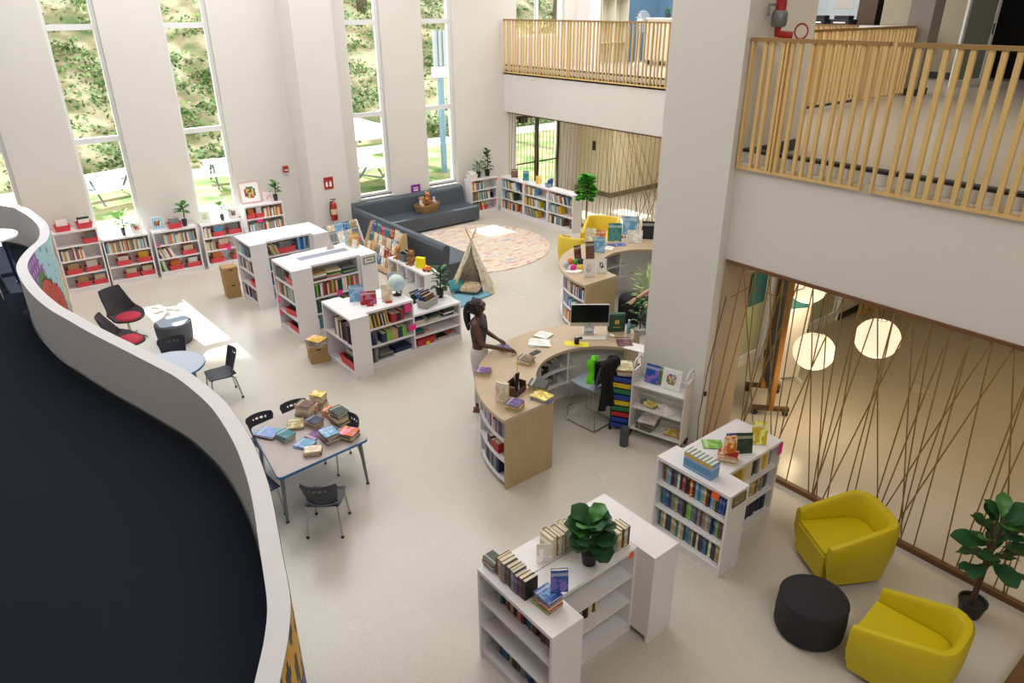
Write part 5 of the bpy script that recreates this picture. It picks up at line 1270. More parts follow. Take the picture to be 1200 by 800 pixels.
def rounded(pts, r_):
    out = []; n_ = len(pts)
    for i in range(n_):
        p, a, b_ = Vector(pts[i]), Vector(pts[i - 1]), Vector(pts[(i + 1) % n_])
        s_, e_ = p + (a - p).normalized() * r_, p + (b_ - p).normalized() * r_
        for k in range(5): t = k / 4; out.append(tuple((1 - t) ** 2 * s_ + 2 * t * (1 - t) * p + t * t * e_))
    return out
MB().prism(rounded(tp, .07), .582, .604).build('edge_band', TBLBLUE, T); MB().prism(rounded([(x * .985, y * .985) for x, y in tp], .065), .6042, .609).build('tabletop', TBLTOP, T)
for x, y in ((-.50, -.57), (.50, -.50), (.36, .58), (-.36, .48)): table_leg(T, x, y, .582)
boxes(((-.4, -.02, .55), (.4, .02, .582))).build('under_rail', STEELG, T)
Zt = .6095; GT = 'books on the trapezoid table'
pile(2.87, 7.27, Zt, [('tan', .03), ('cream', .03), ('brown', .025), ('tan', .03), ('cream', .03), ('tan', .03), ('yellow', .012)], 'tall yellow-topped pile on the trapezoid table', GT, w=.13, l=.17, rz=.6, seed=11)
pile(2.76, 7.24, Zt, [('grey', .03), ('orange', .03), ('pink', .03), ('cream', .02)], 'short pink-edged pile beside the yellow-topped one', GT, w=.1, l=.15, rz=.6, seed=12)
pile(2.66, 7.20, Zt, [('dark green', .025), ('brown', .03), ('tan', .035), ('cream', .03), ('tan', .03), ('brown', .012)], 'tan pile with a brown cover on the trapezoid table', GT, w=.15, l=.19, rz=.5, seed=13)
pile(2.90, 7.02, Zt, [('orange', .03), ('orange', .03), ('orange', .02)], 'orange pile on the trapezoid table', GT, w=.16, l=.14, rz=.4, seed=14)
pile(2.90, 6.80, Zt, [('dark green', .03), ('black', .02), ('yellow', .02), ('cream', .02), ('black', .025), ('dark green', .035), ('dark green', .02)], 'dark green pile on the trapezoid table', GT, w=.15, l=.19, rz=.1, seed=15)
pile(2.64, 6.93, Zt, [('tan', .022), ('brown', .022), ('tan', .025), ('navy blue', .012)], 'navy-topped pile in the middle of the trapezoid table', GT, w=.14, l=.18, rz=.3, seed=16)
pile(2.47, 7.06, Zt, [('dark green', .01), ('cream', .015), ('tan', .012)], 'flat grey-green pile at the table back', GT, w=.18, l=.22, rz=-.5, seed=17)
pile(2.27, 6.86, Zt, [('teal', .026), ('teal', .026), ('teal', .024)], 'teal pile on the trapezoid table', GT, w=.14, l=.18, rz=.2, seed=18)
pile(2.15, 7.08, Zt, [('black', .01), ('yellow', .012), ('white', .008), ('light blue', .008)], 'spread of thin books at the parapet corner', GT, w=.2, l=.26, rz=.6, seed=19)
flat(2.57, 6.72, Zt, .15, .24, .014, 'purple', 1.9, 'purple book with yellow shapes lying on the trapezoid table', GT)
pile(2.64, 6.52, Zt, [('brown', .02), ('grey', .03), ('tan', .03), ('brown', .025), ('light blue', .012)], 'blue-topped owl-brown pile on the trapezoid table', GT, w=.16, l=.2, rz=.1, seed=20)
pile(2.38, 6.60, Zt, [('light blue', .014), ('light blue', .014)], 'pale blue pair on the trapezoid table', GT, w=.17, l=.2, rz=.6, seed=21)
pile(2.38, 6.40, Zt, [('maroon', .02), ('tan', .02), ('cream', .02)], 'cream and maroon pile on the trapezoid table', GT, w=.13, l=.17, rz=1.1, seed=22)
pile(2.83, 6.44, Zt, [('dark green', .015), ('tan', .02), ('cream', .018), ('dark green', .02), ('orange', .01)], 'orange and green pile on the table corner', GT, w=.17, l=.2, rz=.5, seed=23)
flat(2.80, 6.56, Zt, .16, .2, .02, 'royal blue', .4, 'royal blue book lying behind the orange and green pile', GT)

T = thing('round_table', 'round grey laminate table with blue edge, half hidden by the parapet', 'table', (1.78, 9.62, 0))
cir = lambda r_, n_=40: [(r_ * math.cos(2 * math.pi * k / n_), r_ * math.sin(2 * math.pi * k / n_)) for k in range(n_)]
MB().prism(cir(.46), .577, .60).build('edge_band', TBLBLUE, T); MB().prism(cir(.452), .6002, .604).build('tabletop', mat('pale_blue_laminate', 'B9C4D2', .35, var=.03), T)
for a in (45, 135, 225, 315): table_leg(T, .36 * math.cos(R(a)), .36 * math.sin(R(a)), .577)
school_chair('dark school chair behind the round table, only its back showing', 2.0, 10.15, -95); school_chair('dark school chair on the hall side of the round table', 2.36, 9.42, 175)
# on the raised floor
T = thing('round_table', 'white round table on the raised carpet behind the parapet', 'table', (.34, 12.95, PF + .001))
MB().prism(cir(.42), .68, .705).build('tabletop', WHITE, T)
for a in (45, 135, 225, 315): table_leg(T, .32 * math.cos(R(a)), .32 * math.sin(R(a)), .68, NAVY)
school_chair('navy chair in front of the white round table on the raised floor', .14, 12.15, 80, NAVY, .95, PF + .001); school_chair('navy chair behind the white round table on the raised floor', -.1, 13.45, -60, NAVY, .95, PF + .001)

# ================================================================ CURVED DESKS
def arc(r_, a0, a1, n_=40): return [(r_ * math.cos(R(a0 + (a1 - a0) * k / n_)), r_ * math.sin(R(a0 + (a1 - a0) * k / n_))) for k in range(n_ + 1)]
def slab(r0, r1, a0, a1, z0, z1, n_=40): return MB().prism((arc(r1, a0, a1, n_) + arc(r0, a0, a1, n_)[::-1]), z0, z1)
def arc_slab(r0, r1, a0, a1, z0, z1, n_=40):
    m = MB()
    A, B_ = arc(r0, a0, a1, n_), arc(r1, a0, a1, n_); N = n_ + 1
    vs = [(x, y, z0) for x, y in A] + [(x, y, z0) for x, y in B_] + [(x, y, z1) for x, y in A] + [(x, y, z1) for x, y in B_]
    fs = []
    for i in range(n_):
        fs += [(i, i + 1, N + i + 1, N + i), (2 * N + i, 3 * N + i, 3 * N + i + 1, 2 * N + i + 1), (i, 2 * N + i, 2 * N + i + 1, i + 1), (N + i, N + i + 1, 3 * N + i + 1, 3 * N + i)]
    fs += [(0, N, 3 * N, 2 * N), (n_, 2 * N + n_, 3 * N + n_, N + n_)]
    if a1 > a0: fs = [f[::1] for f in fs]
    return m.add(vs, fs)
def desk(label, x, y, a0, a1):
    T = thing('curved_desk', label, 'desk', (x, y, 0), 0, 'curved oak desks')
    arc_slab(.86, 1.60, a0, a1, .89, .93).build('countertop', DESKT, T)
    for a in (a0, a1):
        m = MB().box((.875, 0, 0), (1.575, .03, .889), mx=Matrix.Rotation(R(a), 4, 'Z') @ Matrix.Translation((0, 0 if a == a1 else -.03, 0)))
        m.build('end_panel', DESKW, T)
    ia, ib = a0 - 1.6, a1 + 1.6
    arc_slab(1.20, 1.23, ia, ib, 0, .889).build('core_panel', WHITE, T)
    for z in (.06, .33, .60): arc_slab(1.231, 1.56, ia, ib, z, z + .022).build('outer_shelf', WHITE, T)
    for z in (.40, .62): arc_slab(.90, 1.199, ia, 70, z, z + .02).build('inner_shelf', WHITE, T)
    for a in (150, 118, 92, 60):
        MB().box((1.232, -.012, .0), (1.56, .012, .888), mx=Matrix.Rotation(R(a), 4, 'Z')).build('divider', WHITE, T)
    for a in (148, 112, 78):
        MB().box((.90, -.012, .38), (1.198, .012, .888), mx=Matrix.Rotation(R(a), 4, 'Z')).build('divider', WHITE, T)
    MB().box((.92, -.14, 0), (1.18, .14, .34), mx=Matrix.Rotation(R(140), 4, 'Z')).build('kneehole_box', DESKW, T)
    return Matrix.Translation((x, y, 0))
def arow(x, y, r_, a0, a1, z, pal, where, group, seed, h=(.16, .22), th=(.02, .04), d=.14, outward=True):
    r = random.Random(seed); a = a0; i = 0; sg = -1 if a1 < a0 else 1
    while True:
        t = r.uniform(*th); da = math.degrees(t / r_)
        if (a + sg * da - a1) * sg > 0: break
        am = R(a + sg * da / 2); hh = r.uniform(*h); c = r.choice(pal)
        M = Matrix.Translation((x + r_ * math.cos(am), y + r_ * math.sin(am), z)) @ Matrix.Rotation(am + (math.pi / 2 if outward else -math.pi / 2), 4, 'Z') @ Matrix.Translation((-t / 2, 0, 0))
        bk(M, t * .94, d, hh, c, where and '%s book, %s along the %s' % (c, ordw(i), where), group); a += sg * da; i += 1
DX, DY = 5.68, 5.20
desk('curved oak-topped circulation desk with open white shelving, the woman standing at it', DX, DY, 180, 27)
arow(DX, DY, 1.53, 176, 153, .623, ['light blue', 'red', 'grey', 'black', 'white'], None, None, 1, h=(.14, .2)); arow(DX, DY, 1.53, 172, 160, .353, ['red', 'black', 'white'], None, None, 2, h=(.08, .12), th=(.08, .12))
arow(DX, DY, 1.53, 172, 155, .083, ['black', 'navy blue', 'grey'], None, None, 3, h=(.2, .23), th=(.05, .08))
arow(DX, DY, .93, 172, 150, .641, ['grey', 'navy blue', 'light blue', 'white'], None, None, 4, h=(.06, .14), outward=False, d=.2); arow(DX, DY, .93, 142, 124, .421, ['maroon', 'red', 'grey'], None, None, 5, h=(.08, .14), outward=False, d=.2, th=(.06, .1))
arow(DX, DY, .93, 172, 150, .421, ['teal', 'grey', 'navy blue'], None, None, 6, h=(.08, .14), outward=False, d=.2); arow(DX, DY, .93, 144, 116, .641, ['dark green', 'black', 'teal', 'grey'], None, None, 12, h=(.04, .10), outward=False, d=.22, th=(.05, .12)); arow(DX, DY, .95, 108, 82, .421, ['grey', 'brown', 'cream', 'maroon'], None, None, 13, h=(.06, .14), outward=False, d=.2, th=(.04, .08)); arow(DX, DY, .95, 108, 82, .641, ['teal', 'grey', 'black'], None, None, 14, h=(.05, .12), outward=False, d=.2, th=(.05, .1))
EX, EY = 9.25, 7.60
desk('curved oak-topped display desk covered with propped picture books, behind the computer', EX, EY, 180, 20)
arow(EX, EY, 1.53, 176, 152, .623, ['purple', 'cream', 'tan', 'dark green', 'royal blue', 'white'], None, None, 7, h=(.16, .2)); arow(EX, EY, 1.53, 176, 152, .353, ['white', 'royal blue', 'navy blue', 'light blue', 'tan'], None, None, 8, h=(.12, .18)); arow(EX, EY, 1.53, 176, 152, .083, ['orange', 'brown', 'cream'], None, None, 9)
arow(EX, EY, .93, 140, 114, .641, ['tan', 'brown', 'maroon', 'dark green'], None, None, 10, outward=False, th=(.015, .03)); arow(EX, EY, .93, 140, 114, .421, ['tan', 'brown', 'maroon', 'dark green', 'yellow'], None, None, 11, outward=False, h=(.12, .16), th=(.015, .03))
upright(EX + 1.5 * math.cos(R(157)), EY + 1.5 * math.sin(R(157)), .623, .16, .2, .02, 'purple', 180, 'purple and yellow book facing out on the outer shelf of the display desk', 0)
GD = 'books on the circulation desk'; Zd = .9305
pile(5.16, 6.12, Zd, [('tan', .025), ('cream', .025), ('brown', .02)], 'pile under the near hand of the woman', GD, w=.15, l=.19, rz=.4, seed=31)
pile(5.18, 6.60, Zd, [('tan', .02), ('purple', .02)], 'pair under the far hand of the woman', GD, w=.14, l=.18, rz=-.2, seed=32)
pile(4.56, 6.20, Zd, [('cream', .02), ('tan', .02), ('purple', .02)], 'small pile at the outer desk edge', GD, w=.14, l=.17, rz=.6, seed=33)
pile(5.66, 6.42, Zd, [('white', .01), ('white', .01)], 'white magazines lying on the curved desk', GD, w=.22, l=.28, rz=.8, seed=34); pile(5.86, 6.58, Zd, [('lime green', .008), ('white', .008)], 'pale green leaflets on the curved desk', GD, w=.2, l=.2, rz=.2, seed=35)
T = tag(boxes(((-.04, -.08, 0), (.04, .08, .01))).build('mobile_phone', BLACKP, None, (5.43, 6.25, Zd), R(100), bevel=.004), 'dark phone lying on the curved desk by the book piles', 'phone')
pile(4.84, 5.50, Zd, [('yellow', .03), ('dark green', .03), ('black', .02)], 'dark green pile by the inner desk edge', GD, w=.18, l=.22, rz=.5, seed=36)
pile(4.72, 5.30, Zd, [('royal blue', .012), ('white', .01), ('royal blue', .012), ('yellow', .008)], 'blue magazine pile near the desk end panel', GD, w=.17, l=.22, rz=.3, seed=37)
zt = pile(4.34, 5.33, Zd, [('tan', .02), ('lime green', .015), ('orange', .03), ('purple', .02)], 'orange and purple pile at the desk corner', GD, w=.16, l=.17, rz=.4, seed=38)
o = upright(4.30, 5.52, Zd, .15, .24, .05, 'cream', -150, 'thick tan book standing upright beside the desk organizer', .05)
T = thing('desk_organizer', 'clear desk organizer holding tablets, cards and pens near the desk end', 'desk organizer', (4.58, 5.60, Zd), R(20))
ACR = mat('smoky_acrylic', '8D8F92', .1, var=.02); boxes(((-.12, -.07, 0), (.12, .07, .008))).build('base', BLACKP, T)
boxes(((-.12, .064, 0), (.12, .07, .16)), ((-.12, -.07, 0), (.12, -.064, .07)), ((-.12, -.064, 0), (-.114, .064, .12)), ((.114, -.064, 0), (.12, .064, .12))).build('tray_walls', mat('dark_brown_plastic', '4A2E26', .3), T)
MB().box((-.06, -.02, .01), (-.0, .0, .25), mx=Matrix.Rotation(.2, 4, 'Y')).build('tablet', BLACKP, T); MB().box((.01, .0, .01), (.09, .006, .22), mx=Matrix.Rotation(-.15, 4, 'X')).build('card', WPAPER, T); MB().tube([(.08, .03, .02), (.11, .05, .34)], .005, 6).build('pen', mat('yellow_pen', 'E0C030', .4), T); MB().box((-.11, -.03, .01), (-.07, .03, .11)).build('pad', mat('red_brown_box', '6B2E26', .5), T)
# computer
T = thing('desktop_computer', 'silver all-in-one computer with a dark screen on the curved desk', 'computer', (6.42, 6.26, Zd), R(-39))
ALU = mat('silver_aluminium', 'BFC0C2', .3, metal=.8, var=.01); m = MB()
HS = boxes(((-.265, -.012, .10), (.265, .012, .42))).build('display_housing', ALU, T, bevel=.004); boxes(((-.255, -.0145, .155), (.255, -.0125, .412))).build('screen', mat('black_glass', '0A0D12', .25, spec=.25), HS)
MB().lathe([(.011, -.001), (.011, 0)], 12, (0, 0, 0), mx=Matrix.Translation((0, -.0125, .127)) @ Matrix.Rotation(math.pi / 2, 4, 'X')).build('fruit_emblem', BLACKP, T); MB().box((.001, -.0135, .137), (.006, -.0125, .142)).build('emblem_leaf', BLACKP, T)
boxes(((-.08, -.06, 0), (.08, .10, .008))).build('stand_foot', ALU, T); MB().box((-.07, .02, .008), (.07, .03, .16), mx=Matrix.Rotation(.1, 4, 'X')).build('stand_neck', ALU, T)
T = thing('keyboard', 'slim cream keyboard in front of the computer', 'keyboard', (6.30, 6.10, Zd), R(-39)); boxes(((-.2, -.055, 0), (.2, .055, .012))).build('case', mat('ivory_plastic', 'DCD6C6', .5), T); m = MB()
for i in range(14):
    for j in range(4): m.box((-.19 + i * .0272, -.045 + j * .024, .012), (-.167 + i * .0272, -.025 + j * .024, .016))
o = m.build('keys', WPAPER, T); o['kind'] = 'stuff'
tag(MB().ball((0, 0, .012), (.03, .05, .018), 10).build('computer_mouse', WPAPER, None, (6.56, 5.97, Zd + .006)), 'white computer mouse beside the cream keyboard', 'mouse')
T = thing('barcode_scanner', 'black and yellow handheld scanner on a yellow sheet on the desk', 'scanner', (6.03, 6.10, Zd), R(-50)); boxes(((-.16, -.07, 0), (.16, .07, .003))).build('yellow_sheet', mat('yellow_sheet', 'EFE03A', .6), T); MB().lathe([(.035, 0), (.035, .07)], 14, (0, 0, .01)).build('body', BLACKP, T); MB().tube([(0, 0, .08), (.07, .02, .09)], .018).build('head', BLACKP, T)
T = thing('storage_case', 'dark green upright case with a gold crest on the curved desk', 'case', (6.74, 6.06, Zd), R(-35)); boxes(((-.12, -.04, 0), (.12, .04, .27))).build('body', mat('bottle_green', '1F4A36', .5), T, bevel=.02); boxes(((-.03, -.043, .12), (.03, -.04, .18))).build('crest', mat('gold_print', 'C9A94A', .4), T); boxes(((-.05, -.043, .07), (.05, -.04, .078))).build('printed_line', mat('gold_print', 'C9A94A'), T)
T = thing('water_bottle', 'light blue bottle between the green case and the potted plant', 'bottle', (6.84, 5.92, Zd)); MB().lathe([(.025, 0), (.028, .01), (.028, .12), (.012, .15), (.012, .17)], 12).build('bottle_body', mat('light_blue_plastic', '8DB6D8', .3), T); MB().lathe([(.014, .17), (.014, .19)], 10).build('cap', WPAPER, T)
plant('bushy dark plant in a white bowl pot on the curved desk by the pillar', 6.90, 5.78, Zd, .46, .17, 26, (.09, .10), POTW, LEAFD, 31, lw=.03, ll=.15)
plant('light green plant in a terracotta pot hard against the pillar', 6.98, 5.60, Zd, .34, .14, 16, (.06, .10), mat('terracotta', 'A5703F', .8), LEAFM, 32, lw=.03, ll=.14)
wall = flat(6.56, 5.74, Zd, .2, .26, .015, 'maroon', -.7, 'dark patterned notebook lying flat in front of the white bowl pot', GD); tag(boxes(((-.11, -.15, 0), (.11, .15, .004))).build('paper_sheet', WPAPER, None, (6.57, 5.52, Zd), R(20)), 'white sheets of paper at the pillar end of the curved desk', 'paper')
# display desk things
for (x, y, w, h, c, f, lab) in ((9.74, 8.94, .26, .34, 'teal', -135, 'dark teal picture book with a pink figure on the display desk'), (10.27, 9.04, .28, .36, 'light blue', -135, 'pale blue book with a red-shirted portrait at the back of the display desk'),
        (9.95, 8.62, .28, .24, 'white', -135, 'white book with black and yellow figures on the display desk'), (10.34, 8.60, .30, .34, 'black', -135, 'black picture book nearest the pillar on the display desk'),
        (9.02, 8.65, .22, .28, 'light blue', -135, 'sky-blue book standing in front of the yellow armchair'), (8.66, 8.50, .16, .30, 'brown', -115, 'brown mottled book standing edge-on on the display desk'), (9.25, 9.10, .2, .3, 'cream', -135, 'cream book standing behind the sky-blue one'),
        (9.45, 9.04, .2, .24, 'orange', -135, 'orange book half hidden behind the sky-blue one'), (8.48, 8.62, .14, .24, 'maroon', -100, 'dark red narrow book at the curve of the display desk')):
    upright(x, y, .931, w, h, .015, c, f, lab, .2)
card(7.98, 7.84, .931, .2, .28, -120, 'white printed notice in an acrylic stand at the display desk end', ['F2F0EE', 'B9B4B0', 'E4E0DC']); card(8.26, 7.84, .931, .18, .24, -130, 'white card with a small black drawing beside the printed notice', ['F2F0EE', '2A2624', 'F2F0EE', 'E4E0DC'])
for k, (x, y, c) in enumerate(((9.5, 8.82, 'purple'), (9.66, 8.72, 'royal blue'), (9.35, 8.70, 'white'), (9.82, 8.98, 'white'))): flat(x, y, .931 + .001 * k, .16, .22, .006, c, k, '%s leaflet lying %s on the display desk' % (c, ('behind the sky-blue book', 'near the white book', 'in the middle', 'beside the teal book')[k]))
T = thing('toy_figures', 'cluster of pink, yellow and green craft flowers on the display desk end', 'craft', (7.98, 8.22, .931))
for k, (dx, dy, dz, c) in enumerate(((0, 0, .06, 'D63A8A'), (.12, -.06, .05, 'E8C030'), (.1, .06, .12, '4FA04A'), (.02, .1, .14, 'E07A3A'), (-.08, .1, .1, 'B8C7D8'), (.15, -.02, .14, '2C2A30'))): MB().ball((dx, dy, dz), (.06, .05, .06), 8).build('blossom', mat('craft_' + c, c, .7), T)
MB().prism(cir(.16, 20), 0, .03).build('tray', WPAPER, T)
plant('spider plant with arching pale leaves beside the pillar', 8.62, 7.05, .0, .98, .42, 46, (.12, .62), POTG, mat('pale_stripe_leaf', '9DB85A', .5, var=.2), 34, lw=.014, ll=.42, name='floor_plant')

# chair behind the desk with jacket and vest
T = thing('desk_stool', 'tall sled-base chair with a pale seat behind the curved desk', 'chair', (5.90, 5.66, 0), R(95))
m = MB(); m.grid(lambda u, v: (.20 - .40 * v, (u - .5) * .40, .60 - .02 * math.sin(math.pi * v)), 6, 6, thick=-.02); m.build('seat', GREYL, T); m = MB(); m.grid(lambda u, v: (-.20 - .06 * v, (u - .5) * .38, .68 + .28 * v), 6, 6, thick=.015); m.build('backrest', GREYF, T)
for k in (-1, 1): MB().tube([(.18, k * .18, .58), (.24, k * .2, .02), (-.24, k * .2, .02), (-.18, k * .18, .58), (-.26, k * .18, .95)], .009, 8).build('sled_leg', CHROME, T)
MB().tube([(.24, -.2, .2), (.24, .2, .2)], .009, 8).build('foot_rail', CHROME, T); MB().tube([(-.24, -.2, .02), (-.24, .2, .02)], .009, 8).build('cross_bar', CHROME, T)
m = MB()
def jk(u, v):
    a = (u - .5) * 2; k = .03 * math.sin(u * 17 + v * 3) * v
    if v < .12: return (-.20 - .04 * v / .12 + k, a * .17, .93 + .08 * math.sin(v / .12 * math.pi / 2))
    q = (v - .12) / .88; return (-.30 - .04 * q + k, a * (.17 + .07 * q) , 1.0 - .62 * q)
m.grid(jk, 20, 18, thick=.02); m.grid(lambda u, v: (-.18 + .02 * math.sin(u * 9), (u - .5) * .34, .98 - .3 * v), 10, 6, thick=-.02)
tag(m.build('jacket', mat('black_cloth', '0C0C0E', .95, var=.2, scale=20), None, (5.90, 5.66, 0), R(95)), 'black jacket hung over the back of the tall desk chair', 'jacket')
m = MB(); m.grid(lambda u, v: (-.12 + .04 * math.sin(u * 7), .13 + (u - .5) * .18 + .02 * math.sin(v * 9), 1.02 - .34 * v), 10, 12, thick=.03); m.build('x', mat('neon_green_cloth', '6BE01A', .7, var=.1), None, (5.90, 5.66, 0), R(95)).name = 'safety_vest'
tag(bpy.data.objects['safety_vest'], 'neon green vest draped over the shoulder of the desk chair', 'vest')
# tower of coloured trays
T = thing('tray_tower', 'black-framed tower of blue, yellow, green and red trays beside the book cart', 'tray tower', (5.95, 5.36, 0), R(-60))
for a, b_ in ((0, 0), (.25, 0), (0, .33), (.25, .33)): boxes(((a, b_, .04), (a + .02, b_ + .02, .84))).build('frame_post', BLACKP, T); MB().lathe([(.022, 0), (.022, .04)], 8, (a + .01, b_ + .01, 0)).build('caster', BLACKP, T)
for k, c in enumerate(('1C3FA0', '1C3FA0', 'B8282C', '1F7A4A', 'E3C12A', '1C3FA0', '1F7A4A', 'E3C12A', '1C3FA0')):
    z = .06 + k * .083; m = MB()
    m.box((.022, -.02, z), (.248, .33, z + .006)); m.box((.022, -.02, z), (.248, -.014, z + .066)); m.box((.022, .32, z), (.248, .33, z + .066)); m.box((.022, -.014, z), (.028, .32, z + .066)); m.box((.242, -.014, z), (.248, .32, z + .066)); m.box((.018, -.03, z + .054), (.252, -.02, z + .068))
    m.build('tray', mat('tray_' + c, c, .35, var=.04), T)
M_ = Matrix.Translation((5.95, 5.36, 0)) @ Matrix.Rotation(R(-60), 4, 'Z'); p = M_ @ Vector((.13, .15, 0))
pile(p.x, p.y, .80, [('grey', .02), ('cream', .02), ('orange', .02), ('dark green', .012), ('tan', .01)], 'heap on top of the coloured tray tower', 'papers on the tray tower', w=.2, l=.27, rz=-.9, seed=41)
T = thing('waste_bin', 'small dark grey cylinder bin at the foot of the coloured tray tower', 'waste bin', (5.82, 4.98, 0)); MB().lathe([(.055, 0), (.06, .24), (.062, .25), (.05, .25), (.05, .03)], 18).build('body', mat('dark_grey_plastic', '45474B', .5), T)
# book cart
BC = dict(M=Matrix.Translation((6.02, 5.10, 0)) @ Matrix.Rotation(R(-73), 4, 'Z'), z=[.14, .45, .76])
T = thing('book_cart', 'white steel book cart with looped handles standing against the pillar', 'book cart', (6.02, 5.10, 0), R(-73))
CW = mat('cart_enamel', 'D9D6D2', .4, var=.02)
for a in (0, .68):
    boxes(((a, 0, .10), (a + .018, .26, .93))).build('side_panel', CW, T)
    MB().tube([(a + .009, .015, .93), (a + .009, .015, 1.0), (a + .009, .04, 1.05), (a + .009, .09, 1.07), (a + .009, .17, 1.07), (a + .009, .22, 1.05), (a + .009, .245, 1.0), (a + .009, .245, .93)], .012, 8).build('handle_loop', CW, T)
    for b_ in (.03, .23): MB().tube([(a - .004, b_, .045), (a + .022, b_, .045)], .045, 14).build('caster', BLACKP, T)
for z in (.12, .43, .74):
    boxes(((.018, 0, z), (.68, .26, z + .018))).build('shelf', CW, T); boxes(((.018, .245, z + .018), (.68, .26, z + .09))).build('shelf_back', CW, T)
def cp(x, y): q = BC['M'] @ Vector((x, y, 0)); return q.x, q.y
upright(*cp(.2, .13), .762, .18, .24, .015, 'royal blue', -163, 'blue and green storybook standing on the top of the book cart', .2); upright(*cp(.27, .17), .762, .18, .22, .015, 'lime green', -163, 'green storybook peeping out behind the blue one on the book cart', .2)
card(*cp(.46, .11), .762, .24, .26, -163, 'white-framed picture book with a crowd of coloured figures on the book cart', ['ECEAE8', '3A5A8A', 'B8403A', '6A8A4A', 'D8B0A0'])
pile(*cp(.2, .14), .139, [('navy blue', .02), ('black', .02), ('tan', .02), ('grey', .02), ('maroon', .015), ('white', .015)], 'pile on the bottom shelf of the book cart', 'books on the book cart', w=.24, l=.22, rz=.3, seed=44)
pile(*cp(.55, .14), .139, [('white', .01), ('red', .01), ('yellow', .01)], 'thin pile low on the book cart', 'books on the book cart', w=.16, l=.2, rz=.3, seed=45); pile(*cp(.22, .12), .449, [('dark green', .015), ('yellow', .025)], 'pair on the middle shelf of the book cart', 'books on the book cart', w=.1, l=.16, rz=.2, seed=46)
flat(*cp(.42, .13), .449, .12, .28, .015, 'white', -.4, 'white folder lying across the middle shelf of the book cart'); T2 = thing('tape_roll', 'grey roll of tape on the middle shelf of the book cart', 'tape roll', (*cp(.12, .16), .449)); MB().lathe([(.03, 0), (.05, 0), (.05, .04), (.03, .04), (.03, 0)], 18).build('roll', mat('grey_tape', '7C7C7A', .5), T2)
# wooden post, cable and switch
tag(MB().tube([(6.62, 4.32, 2.0), (6.60, 4.37, 1.5), (6.55, 4.40, 1.0), (6.54, 4.405, .72), (6.50, 4.40, .4), (6.52, 4.39, .02)], .006, 6).build('power_cable', mat('brown_cable', '5C4426', .7)), 'thin brown power cable running down the pillar edge', 'cable')
tag(boxes(((-.012, -.012, -.03), (.012, .012, .03))).build('inline_switch', BLACKP, None, (6.545, 4.38, .74), bevel=.004), 'small black inline switch on the brown power cable', 'switch')
# ---- lower room: lanterns, rolling board
def lantern(label, x, y, z, r_):
    T = thing('paper_lantern', label, 'lamp', (x, y, z), 0, 'round paper lanterns')
    n_ = 14; m = MB(); prof = []
    for i in range(n_ * 2 + 1):
        t = math.pi * (.06 + .88 * i / (2 * n_)); k = 1 - .012 * (i % 2); prof.append((r_ * k * math.sin(t), -r_ * .93 * math.cos(t)))
    m.lathe(prof, 28); m.build('paper_shade', LANT, T)
    MB().tube([(0, 0, r_ * .9), (0, 0, 2.42 - z)], .004, 6).build('cable', BLACKP, T)
    for s_ in (-1, 1): MB().tube([(.02 + r_ * .2 * math.cos(a), r_ * .2 * math.sin(a), s_ * r_ * .91) for a in [k * math.pi / 8 for k in range(16)]], .004, 5, close=True).build('wire_ring', BLACKP, T)
LANT = mat('glowing_paper', 'FFEBC8', .8, emit=0.95, var=.04, scale=3)
for i, (x, y, z, l_) in enumerate(((7.93, 3.83, 1.09, 'round white paper lantern hanging lowest, nearest the wooden post'), (8.07, 3.18, 1.46, 'pinkish round paper lantern hanging farthest from the wooden post'), (8.63, 4.42, 1.62, 'round paper lantern cut off by the screen top rail'))):
    lantern(l_, x, y, z, .25); light('lantern_bulb', 'POINT', (x, y, z - .42), 9, (1, .76, .45), soft=.1)
T = thing('rolling_board', 'grey display board on an orange pine frame with casters behind the cord screen', 'display board', (7.85, 4.22, 0), R(42))
boxes(((-.02, -.03, .1), (.07, .03, 2.1))).build('frame_post', POSTW, T); boxes(((.07, -.012, .25), (.62, .012, 2.05))).build('panel', mat('slate_panel', '4C535C', .6), T); boxes(((.62, -.03, .1), (.70, .03, 2.1))).build('frame_post', POSTW, T)
for a in (0, .64): boxes(((a, -.24, .08), (a + .06, .24, .13))).build('foot_bar', mat('walnut_foot', '5A4128', .6), T)
for a in (.03, .67):
    for b_ in (-.2, .2): MB().tube([(a - .02, b_, .04), (a + .02, b_, .04)], .04, 12).build('caster', BLACKP, T)
T = thing('display_panel', 'white freestanding panel with a teal sheet behind the wooden post', 'display panel', (8.78, 4.72, 0), R(-28)); TEAL = mat('teal_print', '2F6F78', .6)
boxes(((0, 0, .05), (.36, .02, 2.2))).build('panel', WPAPER, T); boxes(((.01, -.01, 1.15), (.30, 0, 1.75))).build('teal_sheet', TEAL, T); [boxes(((a, -.15, 0), (a + .04, .17, .05))).build('foot', TRIMW, T) for a in (.02, .30)]
T = thing('wall_poster', 'teal rounded notice on the green glass door of the lower room', 'poster', (8.92, 5.31, 1.0)); boxes(((-.2, -.01, 0), (.2, 0, .5))).build('sheet', TEAL, T, bevel=.003)
tag(MB().tube([(6.75, 4.35, 1.95), (6.9, 4.2, 2.1), (7.3, 4.1, 1.9), (7.9, 4.1, 1.85), (8.3, 4.15, 2.0), (8.6, 4.38, 2.2)], .006, 6).build('lantern_cable', CORD), 'loose brown cable looping behind the cord screen to the lanterns', 'cable')
